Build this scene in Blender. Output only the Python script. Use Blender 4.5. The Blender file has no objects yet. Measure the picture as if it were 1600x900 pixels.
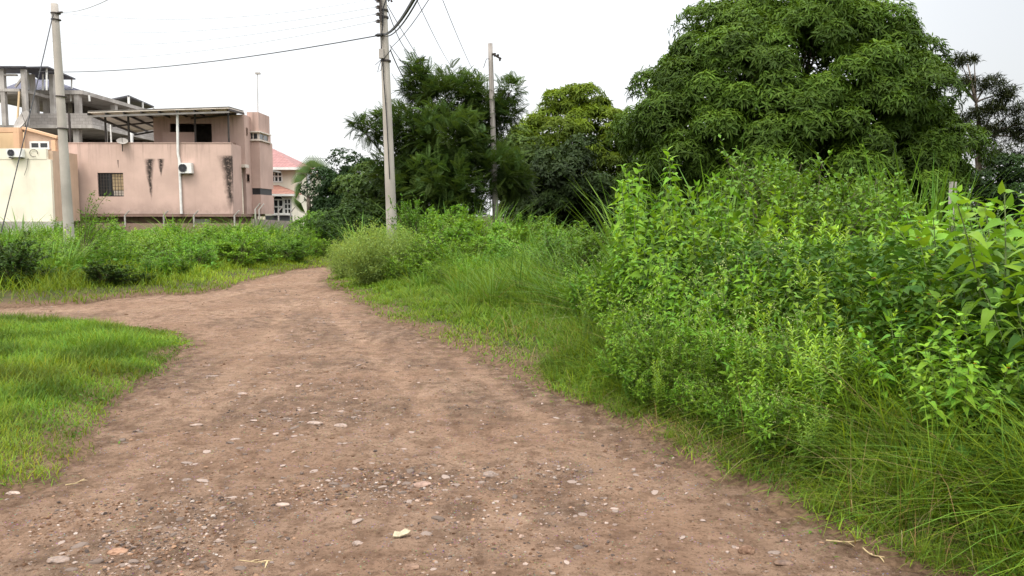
import bpy, math, random
import numpy as np
from math import sin, cos, pi, radians as R
rng = np.random.default_rng(7)
random.seed(7)
SC = bpy.context.scene
COL = SC.collection

# ------------------------------------------------------------------ camera
F, CX, CY, CAMH, PITCH = 1280.0, 800.0, 450.0, 1.6, R(5.05)
sp, cp = sin(PITCH), cos(PITCH)
def at(px, py, Y):
    """world point seen at a photo pixel, at forward distance Y"""
    v = (CY - py) / F
    d = np.array([(px - CX) / F, cp + sp * v, -sp + cp * v])
    return np.array([0, 0, CAMH]) + d * (Y / d[1])
def gnd(px, py, z=0.0):
    v = (CY - py) / F
    d = np.array([(px - CX) / F, cp + sp * v, -sp + cp * v])
    t = (z - CAMH) / d[2]
    return np.array([0, 0, CAMH]) + d * t
def XX(px, Y, py=337): return float(at(px, py, Y)[0])
def ZZ(py, Y): return float(at(800, py, Y)[2])

cam_d = bpy.data.cameras.new('camera'); cam = bpy.data.objects.new('camera', cam_d); COL.objects.link(cam)
cam.location = (0, 0, CAMH); cam.rotation_euler = (pi / 2 - PITCH, 0, 0)
cam_d.sensor_width = 36; cam_d.lens = 36 * F / 1600; cam_d.clip_end = 3000; cam_d.clip_start = 0.05
SC.camera = cam
SC.view_settings.view_transform = 'Standard'; SC.view_settings.look = 'None'
SC.view_settings.exposure = 0; SC.view_settings.gamma = 1
SC.render.engine = 'CYCLES'
SC.cycles.max_bounces = 6; SC.cycles.diffuse_bounces = 3; SC.cycles.transmission_bounces = 4
SC.cycles.transparent_max_bounces = 4; SC.cycles.caustics_reflective = False; SC.cycles.caustics_refractive = False
SC.cycles.use_denoising = True

# ------------------------------------------------------------------ numpy noise
_perm = rng.random((256, 256))
def vnoise(x, y):
    xi = np.floor(x).astype(int); yi = np.floor(y).astype(int)
    fx = x - xi; fy = y - yi
    fx = fx * fx * (3 - 2 * fx); fy = fy * fy * (3 - 2 * fy)
    g = lambda a, b: _perm[a & 255, b & 255]
    return (g(xi, yi) * (1 - fx) + g(xi + 1, yi) * fx) * (1 - fy) + (g(xi, yi + 1) * (1 - fx) + g(xi + 1, yi + 1) * fx) * fy
def fbm(x, y, o=4):
    s = 0; a = .5; t = 0
    for i in range(o):
        s = s + a * vnoise(x * 2 ** i + 17 * i, y * 2 ** i + 31 * i); t += a; a *= .5
    return s / t
def inpoly(px, py, poly):
    poly = np.asarray(poly); n = len(poly); ins = np.zeros(np.shape(px), bool); j = n - 1
    for i in range(n):
        xi, yi = poly[i][:2]; xj, yj = poly[j][:2]
        c = ((yi > py) != (yj > py)) & (px < (xj - xi) * (py - yi) / (yj - yi + 1e-12) + xi)
        ins ^= c; j = i
    return ins
def sdist(px, py, line):
    """distance to a polyline"""
    best = np.full(np.shape(px), 1e9)
    for a, b in zip(line[:-1], line[1:]):
        ax, ay = a[:2]; bx, by = b[:2]; dx, dy = bx - ax, by - ay
        t = np.clip(((px - ax) * dx + (py - ay) * dy) / (dx * dx + dy * dy + 1e-12), 0, 1)
        best = np.minimum(best, np.hypot(px - ax - t * dx, py - ay - t * dy))
    return best
def sstep(a, b, x):
    t = np.clip((x - a) / (b - a), 0, 1); return t * t * (3 - 2 * t)

# ------------------------------------------------------------------ mesh output
class G:
    """collects vertices, tris, quads, a tint per vertex and a material slot per face"""
    def __init__(s): s.v = []; s.t = []; s.q = []; s.c = []; s.n = 0; s.uv = None
    def add(s, v, tris=None, quads=None, tint=1.0):
        v = np.asarray(v, float).reshape(-1, 3)
        if tris is not None and len(tris): s.t.append(np.asarray(tris, int).reshape(-1, 3) + s.n)
        if quads is not None and len(quads): s.q.append(np.asarray(quads, int).reshape(-1, 4) + s.n)
        c = np.asarray(tint, float)
        if c.ndim == 0: c = np.full((len(v), 3), float(c))
        elif c.ndim == 1 and len(c) == 3 and len(v) != 3: c = np.tile(c, (len(v), 1))
        elif c.ndim == 1: c = np.repeat(c[:, None], 3, 1)
        s.v.append(v); s.c.append(c); s.n += len(v); return s
    def box(s, x0, x1, y0, y1, z0, z1):
        x0, x1 = sorted((x0, x1)); y0, y1 = sorted((y0, y1)); z0, z1 = sorted((z0, z1))
        v = [(x, y, z) for z in (z0, z1) for y in (y0, y1) for x in (x0, x1)]
        return s.add(v, quads=[(0, 2, 3, 1), (4, 5, 7, 6), (0, 1, 5, 4), (2, 6, 7, 3), (0, 4, 6, 2), (1, 3, 7, 5)])
    def prism(s, poly, z0, z1):
        """vertical prism on a convex plan polygon (counter-clockwise)"""
        n = len(poly); v = [(p[0], p[1], z0) for p in poly] + [(p[0], p[1], z1) for p in poly]
        q = [(i, (i + 1) % n, n + (i + 1) % n, n + i) for i in range(n)]
        t = [(0, i + 1, i) for i in range(1, n - 1)] + [(n, n + i, n + i + 1) for i in range(1, n - 1)]
        return s.add(v, t, q)
    def slab(s, pts, th):
        """four or three corner points (3D) with a thickness downward"""
        n = len(pts); a = np.array(pts, float); b = a - np.array([0, 0, th])
        q = [(i, n + i, n + (i + 1) % n, (i + 1) % n) for i in range(n)]
        t = []
        if n == 4: q += [(0, 1, 2, 3), (7, 6, 5, 4)]
        else: t = [(0, 1, 2), (5, 4, 3)]
        return s.add(np.vstack([a, b]), t, q)
    def bar(s, a, b, w, h=None):
        """square bar between two points"""
        h = h or w; a = np.array(a, float); b = np.array(b, float); d = b - a; d /= np.linalg.norm(d) + 1e-12
        u = np.cross(d, (0, 0, 1)) if abs(d[2]) < .95 else np.array([1., 0, 0]); u /= np.linalg.norm(u); w2 = np.cross(u, d)
        c = [u * x * w / 2 + w2 * y * h / 2 for x, y in ((-1, -1), (1, -1), (1, 1), (-1, 1))]
        v = [a + k for k in c] + [b + k for k in c]
        return s.add(v, quads=[(0, 1, 5, 4), (1, 2, 6, 5), (2, 3, 7, 6), (3, 0, 4, 7), (3, 2, 1, 0), (4, 5, 6, 7)])
    def tube(s, pts, r0, r1=None, sides=6, tint=1.0, cap=True):
        pts = np.asarray(pts, float); n = len(pts); r1 = r0 if r1 is None else r1
        d = np.gradient(pts, axis=0); d /= np.linalg.norm(d, axis=1)[:, None] + 1e-12
        ref = np.array([1., 0, 0]) if abs(d[0][0]) < .8 else np.array([0, 1., 0])
        u = np.cross(d, ref); u /= np.linalg.norm(u, axis=1)[:, None] + 1e-12; w = np.cross(d, u)
        a = np.arange(sides) * 2 * pi / sides; rr = np.linspace(r0, r1, n) if np.ndim(r0) == 0 else np.asarray(r0)
        v = pts[:, None, :] + rr[:, None, None] * (np.cos(a)[None, :, None] * u[:, None, :] + np.sin(a)[None, :, None] * w[:, None, :])
        q = [(i * sides + k, i * sides + (k + 1) % sides, (i + 1) * sides + (k + 1) % sides, (i + 1) * sides + k) for i in range(n - 1) for k in range(sides)]
        t = []
        if cap: t = [(0, k + 1, k) for k in range(1, sides - 1)] + [((n - 1) * sides, (n - 1) * sides + k, (n - 1) * sides + k + 1) for k in range(1, sides - 1)]
        return s.add(v.reshape(-1, 3), t, q, tint)
    def mesh(s, name):
        v = np.vstack(s.v) if s.v else np.zeros((0, 3)); c = np.vstack(s.c) if s.c else np.zeros((0, 3))
        t = np.vstack(s.t) if s.t else np.zeros((0, 3), int); q = np.vstack(s.q) if s.q else np.zeros((0, 4), int)
        me = bpy.data.meshes.new(name); me.vertices.add(len(v)); me.vertices.foreach_set('co', v.astype(np.float32).ravel())
        li = np.concatenate([t.ravel(), q.ravel()]).astype(np.int32)
        me.loops.add(len(li)); me.loops.foreach_set('vertex_index', li)
        st = np.concatenate([np.arange(len(t)) * 3, len(t) * 3 + np.arange(len(q)) * 4]).astype(np.int32)
        me.polygons.add(len(st)); me.polygons.foreach_set('loop_start', st)
        at_ = me.attributes.new('tint', 'FLOAT_COLOR', 'POINT')
        at_.data.foreach_set('color', np.hstack([c, np.ones((len(c), 1))]).astype(np.float32).ravel())
        me.update(calc_edges=True); me.validate()
        return me
def obj(name, g, mat, parent=None, smooth=False):
    me = g.mesh(name) if isinstance(g, G) else g
    if mat is not None and not me.materials: me.materials.append(mat)
    if smooth: me.shade_smooth()
    elif name not in ('foliage', 'crown', 'flower_head', 'blades', 'dead_blades') and 'grass' not in name: me.shade_flat()
    o = bpy.data.objects.new(name, me); COL.objects.link(o)
    if parent: o.parent = parent
    return o
def empty(name, loc=(0, 0, 0), rz=0):
    o = bpy.data.objects.new(name, None); COL.objects.link(o); o.location = loc; o.rotation_euler = (0, 0, rz); o.empty_display_size = .2
    return o
def tag(o, label, cat, group=None):
    o['label'] = label; o['category'] = cat
    if group: o['group'] = group
    o['kind'] = 'thing'
    return o
def kind(o, k): o['kind'] = k; return o
def copy_tree(o, parent=None):
    c = o.copy(); COL.objects.link(c)
    if parent: c.parent = parent
    for ch in list(o.children): copy_tree(ch, c)
    return c

# ------------------------------------------------------------------ material helpers
class N:
    def __init__(s, name):
        s.m = bpy.data.materials.new(name); s.m.use_nodes = True; s.t = s.m.node_tree; s.t.nodes.clear()
        s.out = s.t.nodes.new('ShaderNodeOutputMaterial'); s._c = None
    def new(s, typ, **k):
        n = s.t.nodes.new(typ)
        for a, b in k.items(): setattr(n, a, b)
        return n
    def put(s, sock, v):
        if v is None: return
        if hasattr(v, 'links'): s.t.links.new(v, sock)
        else:
            if sock.type == 'RGBA' and len(v) == 3: v = (*v, 1)
            sock.default_value = v
    def co(s):
        if s._c is None: s._c = s.new('ShaderNodeTexCoord').outputs['Object']
        return s._c
    def map(s, scale=(1, 1, 1), loc=(0, 0, 0), v=None, rot=0.):
        n = s.new('ShaderNodeMapping'); s.put(n.inputs['Vector'], v or s.co()); n.inputs['Scale'].default_value = scale; n.inputs['Location'].default_value = loc; n.inputs['Rotation'].default_value = (0, 0, rot)
        return n.outputs[0]
    def noise(s, scale, detail=4, rough=.55, v=None, dist=0):
        n = s.new('ShaderNodeTexNoise'); s.put(n.inputs['Vector'], v or s.co()); n.inputs['Scale'].default_value = scale
        n.inputs['Detail'].default_value = detail; n.inputs['Roughness'].default_value = rough; n.inputs['Distortion'].default_value = dist
        return n.outputs[0]
    def vor(s, scale, feat='F1', v=None, out=0, rnd=1):
        n = s.new('ShaderNodeTexVoronoi', feature=feat); s.put(n.inputs['Vector'], v or s.co()); n.inputs['Scale'].default_value = scale; n.inputs['Randomness'].default_value = rnd
        return n.outputs[out]
    def math(s, op, a, b=None, c=None, clamp=False):
        n = s.new('ShaderNodeMath', operation=op, use_clamp=clamp)
        for i, x in enumerate((a, b, c)): s.put(n.inputs[i], x)
        return n.outputs[0]
    def step(s, v, a, b, lo=0., hi=1.):
        n = s.new('ShaderNodeMapRange', interpolation_type='SMOOTHSTEP'); s.put(n.inputs[0], v)
        for i, x in enumerate((a, b, lo, hi)): n.inputs[i + 1].default_value = x
        return n.outputs[0]
    def mix(s, f, a, b, blend='MIX'):
        n = s.new('ShaderNodeMix', data_type='RGBA', blend_type=blend); s.put(n.inputs[0], f); s.put(n.inputs[6], a); s.put(n.inputs[7], b)
        return n.outputs[2]
    def attr(s, name, out='Color'):
        n = s.new('ShaderNodeAttribute', attribute_name=name); return n.outputs[out]
    def bump(s, h, strength=.5, dist=.02, nrm=None):
        n = s.new('ShaderNodeBump'); s.put(n.inputs['Height'], h); n.inputs['Strength'].default_value = strength; n.inputs['Distance'].default_value = dist
        if nrm: s.put(n.inputs['Normal'], nrm)
        return n.outputs[0]
    def sep(s, v=None):
        n = s.new('ShaderNodeSeparateXYZ'); s.put(n.inputs[0], v or s.co()); return n.outputs
    def bsdf(s, col, rough=.8, spec=.3, bump=None, metal=0, **k):
        n = s.new('ShaderNodeBsdfPrincipled'); s.put(n.inputs['Base Color'], col); s.put(n.inputs['Roughness'], rough)
        s.put(n.inputs['Specular IOR Level'], spec); n.inputs['Metallic'].default_value = metal
        if bump: s.put(n.inputs['Normal'], bump)
        return n.outputs[0]
    def done(s, sh): s.t.links.new(sh, s.out.inputs[0]); return s.m

def plain(name, col, rough=.7, vary=.25, scale=3, bumps=.15, spec=.3, metal=0, fine=40):
    """painted / mineral surface with blotches, grain and slight relief"""
    n = N(name); a = n.noise(scale, 5); b = n.noise(fine, 3)
    dark = tuple(c * (1 - vary) for c in col); light = tuple(min(1, c * (1 + vary * .6)) for c in col)
    c = n.mix(n.step(a, .3, .7), dark, light); c = n.mix(n.math('MULTIPLY', b, .25), c, tuple(k * .6 for k in col))
    return n.done(n.bsdf(c, rough, spec, n.bump(b, bumps, .01), metal))

def leafmat(name, col, back=None, transl=.35, rough=.45, spec=.35, vary=.25, patch=0.):
    """leaf: tint per vertex, random shift per object, glossy top, light shining through"""
    n = N(name); t = n.attr('tint')
    oi = n.new('ShaderNodeObjectInfo').outputs['Random']
    c = n.mix(1.0, (*col, 1), t, 'MULTIPLY')
    k = n.step(oi, 0, 1, 1 - vary, 1 + vary)
    h = n.new('ShaderNodeHueSaturation'); n.put(h.inputs['Value'], k); n.put(h.inputs['Color'], c)
    n.put(h.inputs['Hue'], n.step(n.math('FRACT', n.math('MULTIPLY', oi, 7.31)), 0, 1, .488, .504))
    c = h.outputs[0]
    geo = n.new('ShaderNodeNewGeometry')
    nz = n.noise(9, 2, v=geo.outputs['Position'])
    c = n.mix(n.step(nz, .35, .7, 0, .35), c, n.mix(1., c, (.6, .7, .55), 'MULTIPLY'))
    bs = n.bsdf(c, rough, spec)
    tr = n.new('ShaderNodeBsdfTranslucent'); n.put(tr.inputs[0], n.mix(1., c, (1.35, 1.25, .55), 'MULTIPLY'))
    mx = n.new('ShaderNodeMixShader'); mx.inputs[0].default_value = transl
    n.t.links.new(bs, mx.inputs[1]); n.t.links.new(tr.outputs[0], mx.inputs[2])
    return n.done(mx.outputs[0])

# ------------------------------------------------------------------ leaf templates  (x: width, y: length, z: up)
def T_lance(droop=.25, fold=.06):
    f = lambda y: -droop * y * y
    v = [(0, 0, 0), (-.42, .3, f(.3) + fold), (0, .3, f(.3)), (.42, .3, f(.3) + fold), (-.36, .65, f(.65) + fold), (0, .65, f(.65)), (.36, .65, f(.65) + fold), (0, 1, f(1))]
    return np.array(v), [(0, 2, 1), (0, 3, 2), (4, 5, 7), (5, 6, 7)], [(1, 2, 5, 4), (2, 3, 6, 5)]
def T_broad(droop=.3, fold=.07):
    f = lambda y: -droop * y * y
    v = [(0, 0, 0), (-.33, -.07, fold), (-.5, .18, f(.18) + fold * 1.3), (0, .2, f(.2)), (.5, .18, f(.18) + fold * 1.3), (.33, -.07, fold),
         (-.4, .48, f(.48) + fold), (0, .48, f(.48)), (.4, .48, f(.48) + fold), (-.2, .76, f(.76) + fold * .6), (0, .76, f(.76)), (.2, .76, f(.76) + fold * .6), (0, 1.03, f(1.03))]
    t = [(0, 2, 1), (0, 3, 2), (0, 4, 3), (0, 5, 4), (9, 10, 12), (10, 11, 12)]
    q = [(2, 3, 7, 6), (3, 4, 8, 7), (6, 7, 10, 9), (7, 8, 11, 10)]
    return np.array(v), t, q
def T_six(droop=.2, fold=.08):
    f = lambda y: -droop * y * y
    v = [(0, 0, 0), (-.5, .42, f(.42) + fold), (0, .45, f(.45)), (.5, .42, f(.42) + fold), (0, 1, f(1))]
    return np.array(v), [(0, 2, 1), (0, 3, 2), (1, 2, 4), (2, 3, 4)], []
def T_blade(droop=.5):
    f = lambda y: -droop * y ** 2.2
    v = [(-.5, 0, 0), (.5, 0, 0), (-.45, .4, f(.4)), (.45, .4, f(.4)), (-.3, .75, f(.75)), (.3, .75, f(.75)), (0, 1, f(1))]
    return np.array(v), [(4, 5, 6)], [(0, 1, 3, 2), (2, 3, 5, 4)]
def T_frond(pairs=11, droop=.35):
    V = []; Q = []
    for i in range(pairs):
        y = .12 + .86 * i / (pairs - 1); z = -droop * y * y; L = .26 * sin(pi * (.18 + .75 * i / (pairs - 1))) ** .6
        for sgn in (-1, 1):
            b = len(V); x1 = sgn * L / .5 * .5
            V += [(0, y, z), (x1 * .5, y + .045, z + .01), (x1, y + .03, z - L * .25), (x1 * .5, y - .03, z + .01)]
            Q.append((b, b + 1, b + 2, b + 3) if sgn > 0 else (b, b + 3, b + 2, b + 1))
    b = len(V); V += [(-.008, 0, 0), (.008, 0, 0), (.004, 1, -droop), (-.004, 1, -droop)]; Q.append((b, b + 1, b + 2, b + 3))
    return np.array(V), [], Q
def nrm(a): return a / (np.linalg.norm(a, axis=-1, keepdims=True) + 1e-12)
def leaves(g, T, pos, d, up, L, W, tint):
    """place one leaf template at many points: pos,d,up (n,3); L,W (n); tint (n,3) or (n)"""
    V, t, q = T; pos = np.asarray(pos, float); n = len(pos)
    if not n: return
    d = nrm(np.asarray(d, float)); up = np.asarray(up, float)
    if up.ndim == 1: up = np.tile(up, (n, 1))
    x = np.cross(d, up); bad = np.linalg.norm(x, axis=1) < 1e-4; x[bad] = (1, 0, 0); x = nrm(x); z = np.cross(x, d)
    L = np.broadcast_to(L, (n,))[:, None, None]; W = np.broadcast_to(W, (n,))[:, None, None]
    P = pos[:, None, :] + V[None, :, 0:1] * W * x[:, None, :] + V[None, :, 1:2] * L * d[:, None, :] + V[None, :, 2:3] * L * z[:, None, :]
    k = len(V); off = (np.arange(n) * k)[:, None, None]
    tt = (np.asarray(t, int)[None] + off).reshape(-1, 3) if len(t) else None
    qq = (np.asarray(q, int)[None] + off).reshape(-1, 4) if len(q) else None
    c = np.asarray(tint, float)
    if c.ndim == 0: c = np.full(n, float(c))
    if c.ndim == 1: c = np.repeat(c[:, None], 3, 1)
    g.add(P.reshape(-1, 3), tt, qq, np.repeat(c, k, 0))
def rdir(n, r=rng):
    return nrm(r.normal(size=(n, 3)))
def hue(n, y=.15, v=.2, r=rng):
    """(n,3) leaf tints: value spread v, yellow/blue shift y"""
    a = 1 + r.uniform(-v, v, n); b = r.uniform(-y, y, n)
    return np.stack([a * (1 + b * 1.2), a * (1 + b * .25), a * (1 - b)], 1)
# ------------------------------------------------------------------ world and light
W = bpy.data.worlds.new('World'); SC.world = W; W.use_nodes = True
wt = W.node_tree; wt.nodes.clear()
SUN_EL, SUN_AZ = R(58), R(215)          # behind the camera, to its left
sky = wt.nodes.new('ShaderNodeTexSky'); sky.sky_type = 'NISHITA'; sky.sun_disc = False
sky.sun_elevation = SUN_EL; sky.sun_rotation = SUN_AZ; sky.dust_density = 6; sky.air_density = 1.2
b1 = wt.nodes.new('ShaderNodeBackground'); b1.inputs[1].default_value = .05; wt.links.new(sky.outputs[0], b1.inputs[0])
tc = wt.nodes.new('ShaderNodeTexCoord'); sx = wt.nodes.new('ShaderNodeSeparateXYZ'); wt.links.new(tc.outputs['Generated'], sx.inputs[0])
mr = wt.nodes.new('ShaderNodeMapRange'); wt.links.new(sx.outputs[2], mr.inputs[0])
for i, v in enumerate((.22, 1., 1.04, 3.9)): mr.inputs[i + 1].default_value = v
nz = wt.nodes.new('ShaderNodeTexNoise'); nz.inputs['Scale'].default_value = 1.6; nz.inputs['Detail'].default_value = 3
wt.links.new(tc.outputs['Generated'], nz.inputs['Vector'])
mrn = wt.nodes.new('ShaderNodeMapRange'); wt.links.new(nz.outputs[0], mrn.inputs[0])
for i, v in enumerate((.35, .7, .96, 1.05)): mrn.inputs[i + 1].default_value = v
# a greyer bank of cloud low in the sky to the right
dp = wt.nodes.new('ShaderNodeVectorMath'); dp.operation = 'DOT_PRODUCT'; wt.links.new(tc.outputs['Generated'], dp.inputs[0]); dp.inputs[1].default_value = (.62, .77, .12)
mrd = wt.nodes.new('ShaderNodeMapRange'); mrd.interpolation_type = 'SMOOTHSTEP'; wt.links.new(dp.outputs['Value'], mrd.inputs[0])
for i, v in enumerate((.90, 1.0, 1.0, .72)): mrd.inputs[i + 1].default_value = v
m1 = wt.nodes.new('ShaderNodeMath'); m1.operation = 'MULTIPLY'; wt.links.new(mr.outputs[0], m1.inputs[0]); wt.links.new(mrn.outputs[0], m1.inputs[1])
m2 = wt.nodes.new('ShaderNodeMath'); m2.operation = 'MULTIPLY'; wt.links.new(m1.outputs[0], m2.inputs[0]); wt.links.new(mrd.outputs[0], m2.inputs[1])
b2 = wt.nodes.new('ShaderNodeBackground'); b2.inputs[0].default_value = (.985, .992, 1, 1); wt.links.new(m2.outputs[0], b2.inputs[1])
ad = wt.nodes.new('ShaderNodeAddShader'); wt.links.new(b1.outputs[0], ad.inputs[0]); wt.links.new(b2.outputs[0], ad.inputs[1])
wo = wt.nodes.new('ShaderNodeOutputWorld'); wt.links.new(ad.outputs[0], wo.inputs[0])
W.cycles.sampling_method = 'MANUAL'; W.cycles.sample_map_resolution = 256

ld = bpy.data.lights.new('sun', 'SUN'); ld.energy = 1.9; ld.angle = R(16); ld.color = (1, .96, .9)
lo = bpy.data.objects.new('sun', ld); COL.objects.link(lo)
sdir = np.array([sin(SUN_AZ) * cos(SUN_EL), cos(SUN_AZ) * cos(SUN_EL), sin(SUN_EL)])
from mathutils import Vector, Euler, Matrix
lo.rotation_euler = Vector(sdir).to_track_quat('Z', 'Y').to_euler(); lo.location = (-10, -10, 30)

# ------------------------------------------------------------------ plan of the road
P2 = lambda L: [tuple(gnd(x, y)[:2]) for x, y in L]
r_edge = P2([(1500, 905), (1400, 872), (1300, 828), (1215, 775), (1130, 738), (1060, 700), (1000, 668), (950, 645), (900, 626), (830, 592), (750, 556), (690, 528), (620, 503), (583, 480), (548, 460), (522, 445), (514, 431)])
r_edge = [(3.0, -20), (2.6, 1.0)] + r_edge + [(-4.9, 25), (-3.9, 29), (0, 33), (6, 35)]
l_edge = P2([(0, 481), (60, 478), (120, 473), (220, 461), (290, 459), (345, 451), (375, 440), (420, 428), (470, 420), (500, 417)])
l_far = [(6, 39), (-2, 36.5), (-5.2, 32)]
OUTER = r_edge + l_far + l_edge[::-1] + [(-25, 16.5), (-60, 19), (-60, -20)]
ISL = P2([(0, 503), (70, 503), (140, 509), (215, 513), (265, 524), (288, 540), (268, 562), (225, 590), (185, 615), (158, 640), (135, 675), (110, 716), (62, 728), (75, 752), (0, 764), (-60, 772)])
ISL = [(-40, 14.5), (-20, 12.7)] + ISL + [(-6, 4.6), (-12, 4.2), (-40, 4)]
def road_sd0(x, y):
    o = sdist(x, y, OUTER + OUTER[:1]); o = np.where(inpoly(x, y, OUTER), o, -o)
    i = sdist(x, y, ISL + ISL[:1]); i = np.where(inpoly(x, y, ISL), i, -i)
    sd = np.minimum(o, -i)
    k = .4 + .6 * sstep(5, 14, y)
    return sd + k * (.36 * (fbm(x * 1.1 + 9, y * 1.1, 3) - .5) + .22 * (fbm(x * 4, y * 4 + 5, 3) - .5))
_gx0, _gy0, _gs = -42.0, -2.0, .06
_gX, _gY = np.meshgrid(_gx0 + _gs * np.arange(920), _gy0 + _gs * np.arange(850))
_SD = road_sd0(_gX.ravel(), _gY.ravel()).reshape(_gX.shape)
def road_sd(x, y):
    """signed distance to the road edge, looked up in the grid where it covers"""
    x = np.asarray(x, float); y = np.asarray(y, float); u = (x - _gx0) / _gs; v = (y - _gy0) / _gs
    ins = (u >= 0) & (v >= 0) & (u < 918) & (v < 848); i = np.clip(u, 0, 918).astype(int); j = np.clip(v, 0, 848).astype(int); fu = u - i; fv = v - j
    r = (_SD[j, i] * (1 - fu) + _SD[j, i + 1] * fu) * (1 - fv) + (_SD[j + 1, i] * (1 - fu) + _SD[j + 1, i + 1] * fu) * fv
    if not ins.all():
        r = np.array(r); r[~ins] = road_sd0(x[~ins], y[~ins])
    return r
def hground(x, y):
    x = np.asarray(x, float); y = np.asarray(y, float)
    sd = road_sd(x, y)
    out = .02 + .10 * sstep(0, -1.2, sd) + .12 * (fbm(x * .5 + 3, y * .5, 3) - .5) * sstep(0, -1.5, sd)
    drop = -1.2 * sstep(41, 46, y) * sstep(-2, -7, x)
    return np.where(sd > 0, -.12 * sstep(0, .25, sd) + .02 * (1 - sstep(0, .25, sd)), out) + drop
H1 = lambda x, y: float(hground(np.array([x]), np.array([y]))[0])

TRACKS = [P2([(505, 470), (545, 510), (590, 555), (640, 610), (690, 665), (760, 760), (850, 890)]) + [(.9, 1)],
          P2([(455, 470), (420, 520), (370, 580), (300, 650), (215, 700), (120, 800)]) + [(-3, 2)],
          P2([(700, 545), (790, 610), (880, 690), (980, 760), (1130, 850)]),
          P2([(-10, 488), (120, 482), (250, 478), (350, 462), (420, 445)])]
def relief(x, y):
    z = .045 * (fbm(x * .7, y * .7, 3) - .5) + .045 * (fbm(x * 3.1, y * 3.1, 3) - .5) + .016 * (fbm(x * 11, y * 11, 3) - .5) + .007 * (vnoise(x * 37, y * 37) - .5)
    tr = np.zeros_like(x)
    for t in TRACKS: tr = np.maximum(tr, 1 - sstep(.0, .22, sdist(x, y, t) + .25 * (fbm(x * 2.3, y * 2.3, 2) - .5)))
    z = z * (1 - .5 * tr) - .010 * tr
    return z, tr
def hroad(x, y):
    sd = road_sd(x, y); z, tr = relief(x, y)
    return z - .015 - .14 * (1 - sstep(-.30, .10, sd)), sd, tr

# ------------------------------------------------------------------ ground sheet
def axis(lo, fine_lo, fine_hi, hi, st):
    a = [fine_lo]; s = st
    c = list(np.arange(fine_lo, fine_hi + 1e-6, st))
    x = fine_hi; up = []
    while x < hi: s *= 1.35; x += s; up.append(x)
    x = fine_lo; s = st; dn = []
    while x > lo: s *= 1.35; x -= s; dn.append(x)
    return np.array(dn[::-1] + c + up)
gx = axis(-1500, -26, 22, 1500, .25); gy = axis(-60, 0, 48, 2500, .25)
Xg, Yg = np.meshgrid(gx, gy); Zg = hground(Xg.ravel(), Yg.ravel())
def grid_quads(nx, ny):
    i = np.arange(nx * ny).reshape(ny, nx)
    return np.stack([i[:-1, :-1].ravel(), i[:-1, 1:].ravel(), i[1:, 1:].ravel(), i[1:, :-1].ravel()], 1)
n = N('earth_under_grass'); a = n.noise(1.5, 5); b = n.noise(25, 4)
c = n.mix(n.step(a, .35, .65), (.045, .05, .018), (.085, .06, .035)); c = n.mix(n.step(b, .4, .7, 0, .6), c, (.03, .04, .012))
c = n.mix(n.step(n.math('ADD', n.attr('tint'), n.math('MULTIPLY', n.math('SUBTRACT', a, .5), .8)), .15, .75), c, n.mix(n.step(b, .35, .65), (.075, .046, .028), (.135, .085, .053)))
M_EARTH = n.done(n.bsdf(c, .95, .1, n.bump(b, .6, .03)))
g = G(); g.add(np.stack([Xg.ravel(), Yg.ravel(), Zg], 1), quads=grid_quads(len(gx), len(gy)), tint=sstep(-.75, -.02, road_sd(Xg.ravel(), Yg.ravel())))
kind(obj('ground', g, M_EARTH, smooth=True), 'structure')

# ------------------------------------------------------------------ dirt road
ry = [1.2]
while ry[-1] < 40: ry.append(ry[-1] + max(.024, .0075 * ry[-1]))
ry = np.array([-20, -12, -6, -2, 0, .6] + ry); rx = np.concatenate([np.arange(-60, -16, .4), np.arange(-16, -9, .08), np.arange(-9, 3.4, .034), np.arange(3.4, 7, .15)])
Xr, Yr = np.meshgrid(rx, ry); xr, yr = Xr.ravel(), Yr.ravel()
zr, sdr, tr = hroad(xr, yr)
q = grid_quads(len(rx), len(ry)); keep = (sdr[q] > -.4).any(1); q = q[keep]
used = np.unique(q); rem = np.full(len(xr), -1); rem[used] = np.arange(len(used))
grav = sstep(.52, .68, fbm(xr * .55 + 40, yr * .9 + 7, 4)) * (1 - tr * .9)
for (px, py, rad) in [(620, 745, .5), (540, 600, .5), (250, 850, .45), (760, 740, .5), (880, 735, .35), (430, 470, .9), (320, 800, .5), (130, 880, .6), (460, 560, .6)]:
    cx, cy, _ = gnd(px, py); grav = np.maximum(grav, .9 * (1 - sstep(rad * .3, rad, np.hypot(xr - cx, (yr - cy)) + .5 * rad * (fbm(xr * 3, yr * 3, 3) - .5))))
edge = 1 - sstep(0, .55, sdr)
tint = np.stack([tr, grav, edge], 1)
n = N('dirt_road'); t = n.attr('tint'); sp3 = n.new('ShaderNodeSeparateColor'); n.put(sp3.inputs[0], t); comp, gr, ed = sp3.outputs
A = n.noise(.9, 6, .6); B = n.noise(6, 6, .65); C = n.noise(45, 5, .7); D = n.noise(170, 3, .7)
c = n.mix(n.step(A, .34, .66), (.300, .186, .122), (.375, .250, .172))
c = n.mix(n.step(B, .45, .66, 0, .75), c, (.165, .097, .061)); c = n.mix(n.step(n.noise(22, 5, .7), .52, .66, 0, .6), c, (.145, .088, .056)); c = n.mix(n.step(n.noise(15, 5, .7, v=n.map((1, 1, 1), (3, 9, 0))), .55, .7, 0, .6), c, (.31, .205, .137))
c = n.mix(n.math('MULTIPLY', comp, n.step(B, .40, .68, 0, .38)), c, (.29, .190, .124))
stk = n.noise(2.6, 5, .6, v=n.map((1, .16, 1), rot=-.38)); c = n.mix(n.step(stk, .52, .66, 0, .6), c, (.30, .198, .132)); stk2 = n.noise(4.5, 5, .65, v=n.map((1, .13, 1), (5, 2, 0), rot=-.42)); c = n.mix(n.step(stk2, .54, .68, 0, .55), c, (.165, .100, .064))
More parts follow.
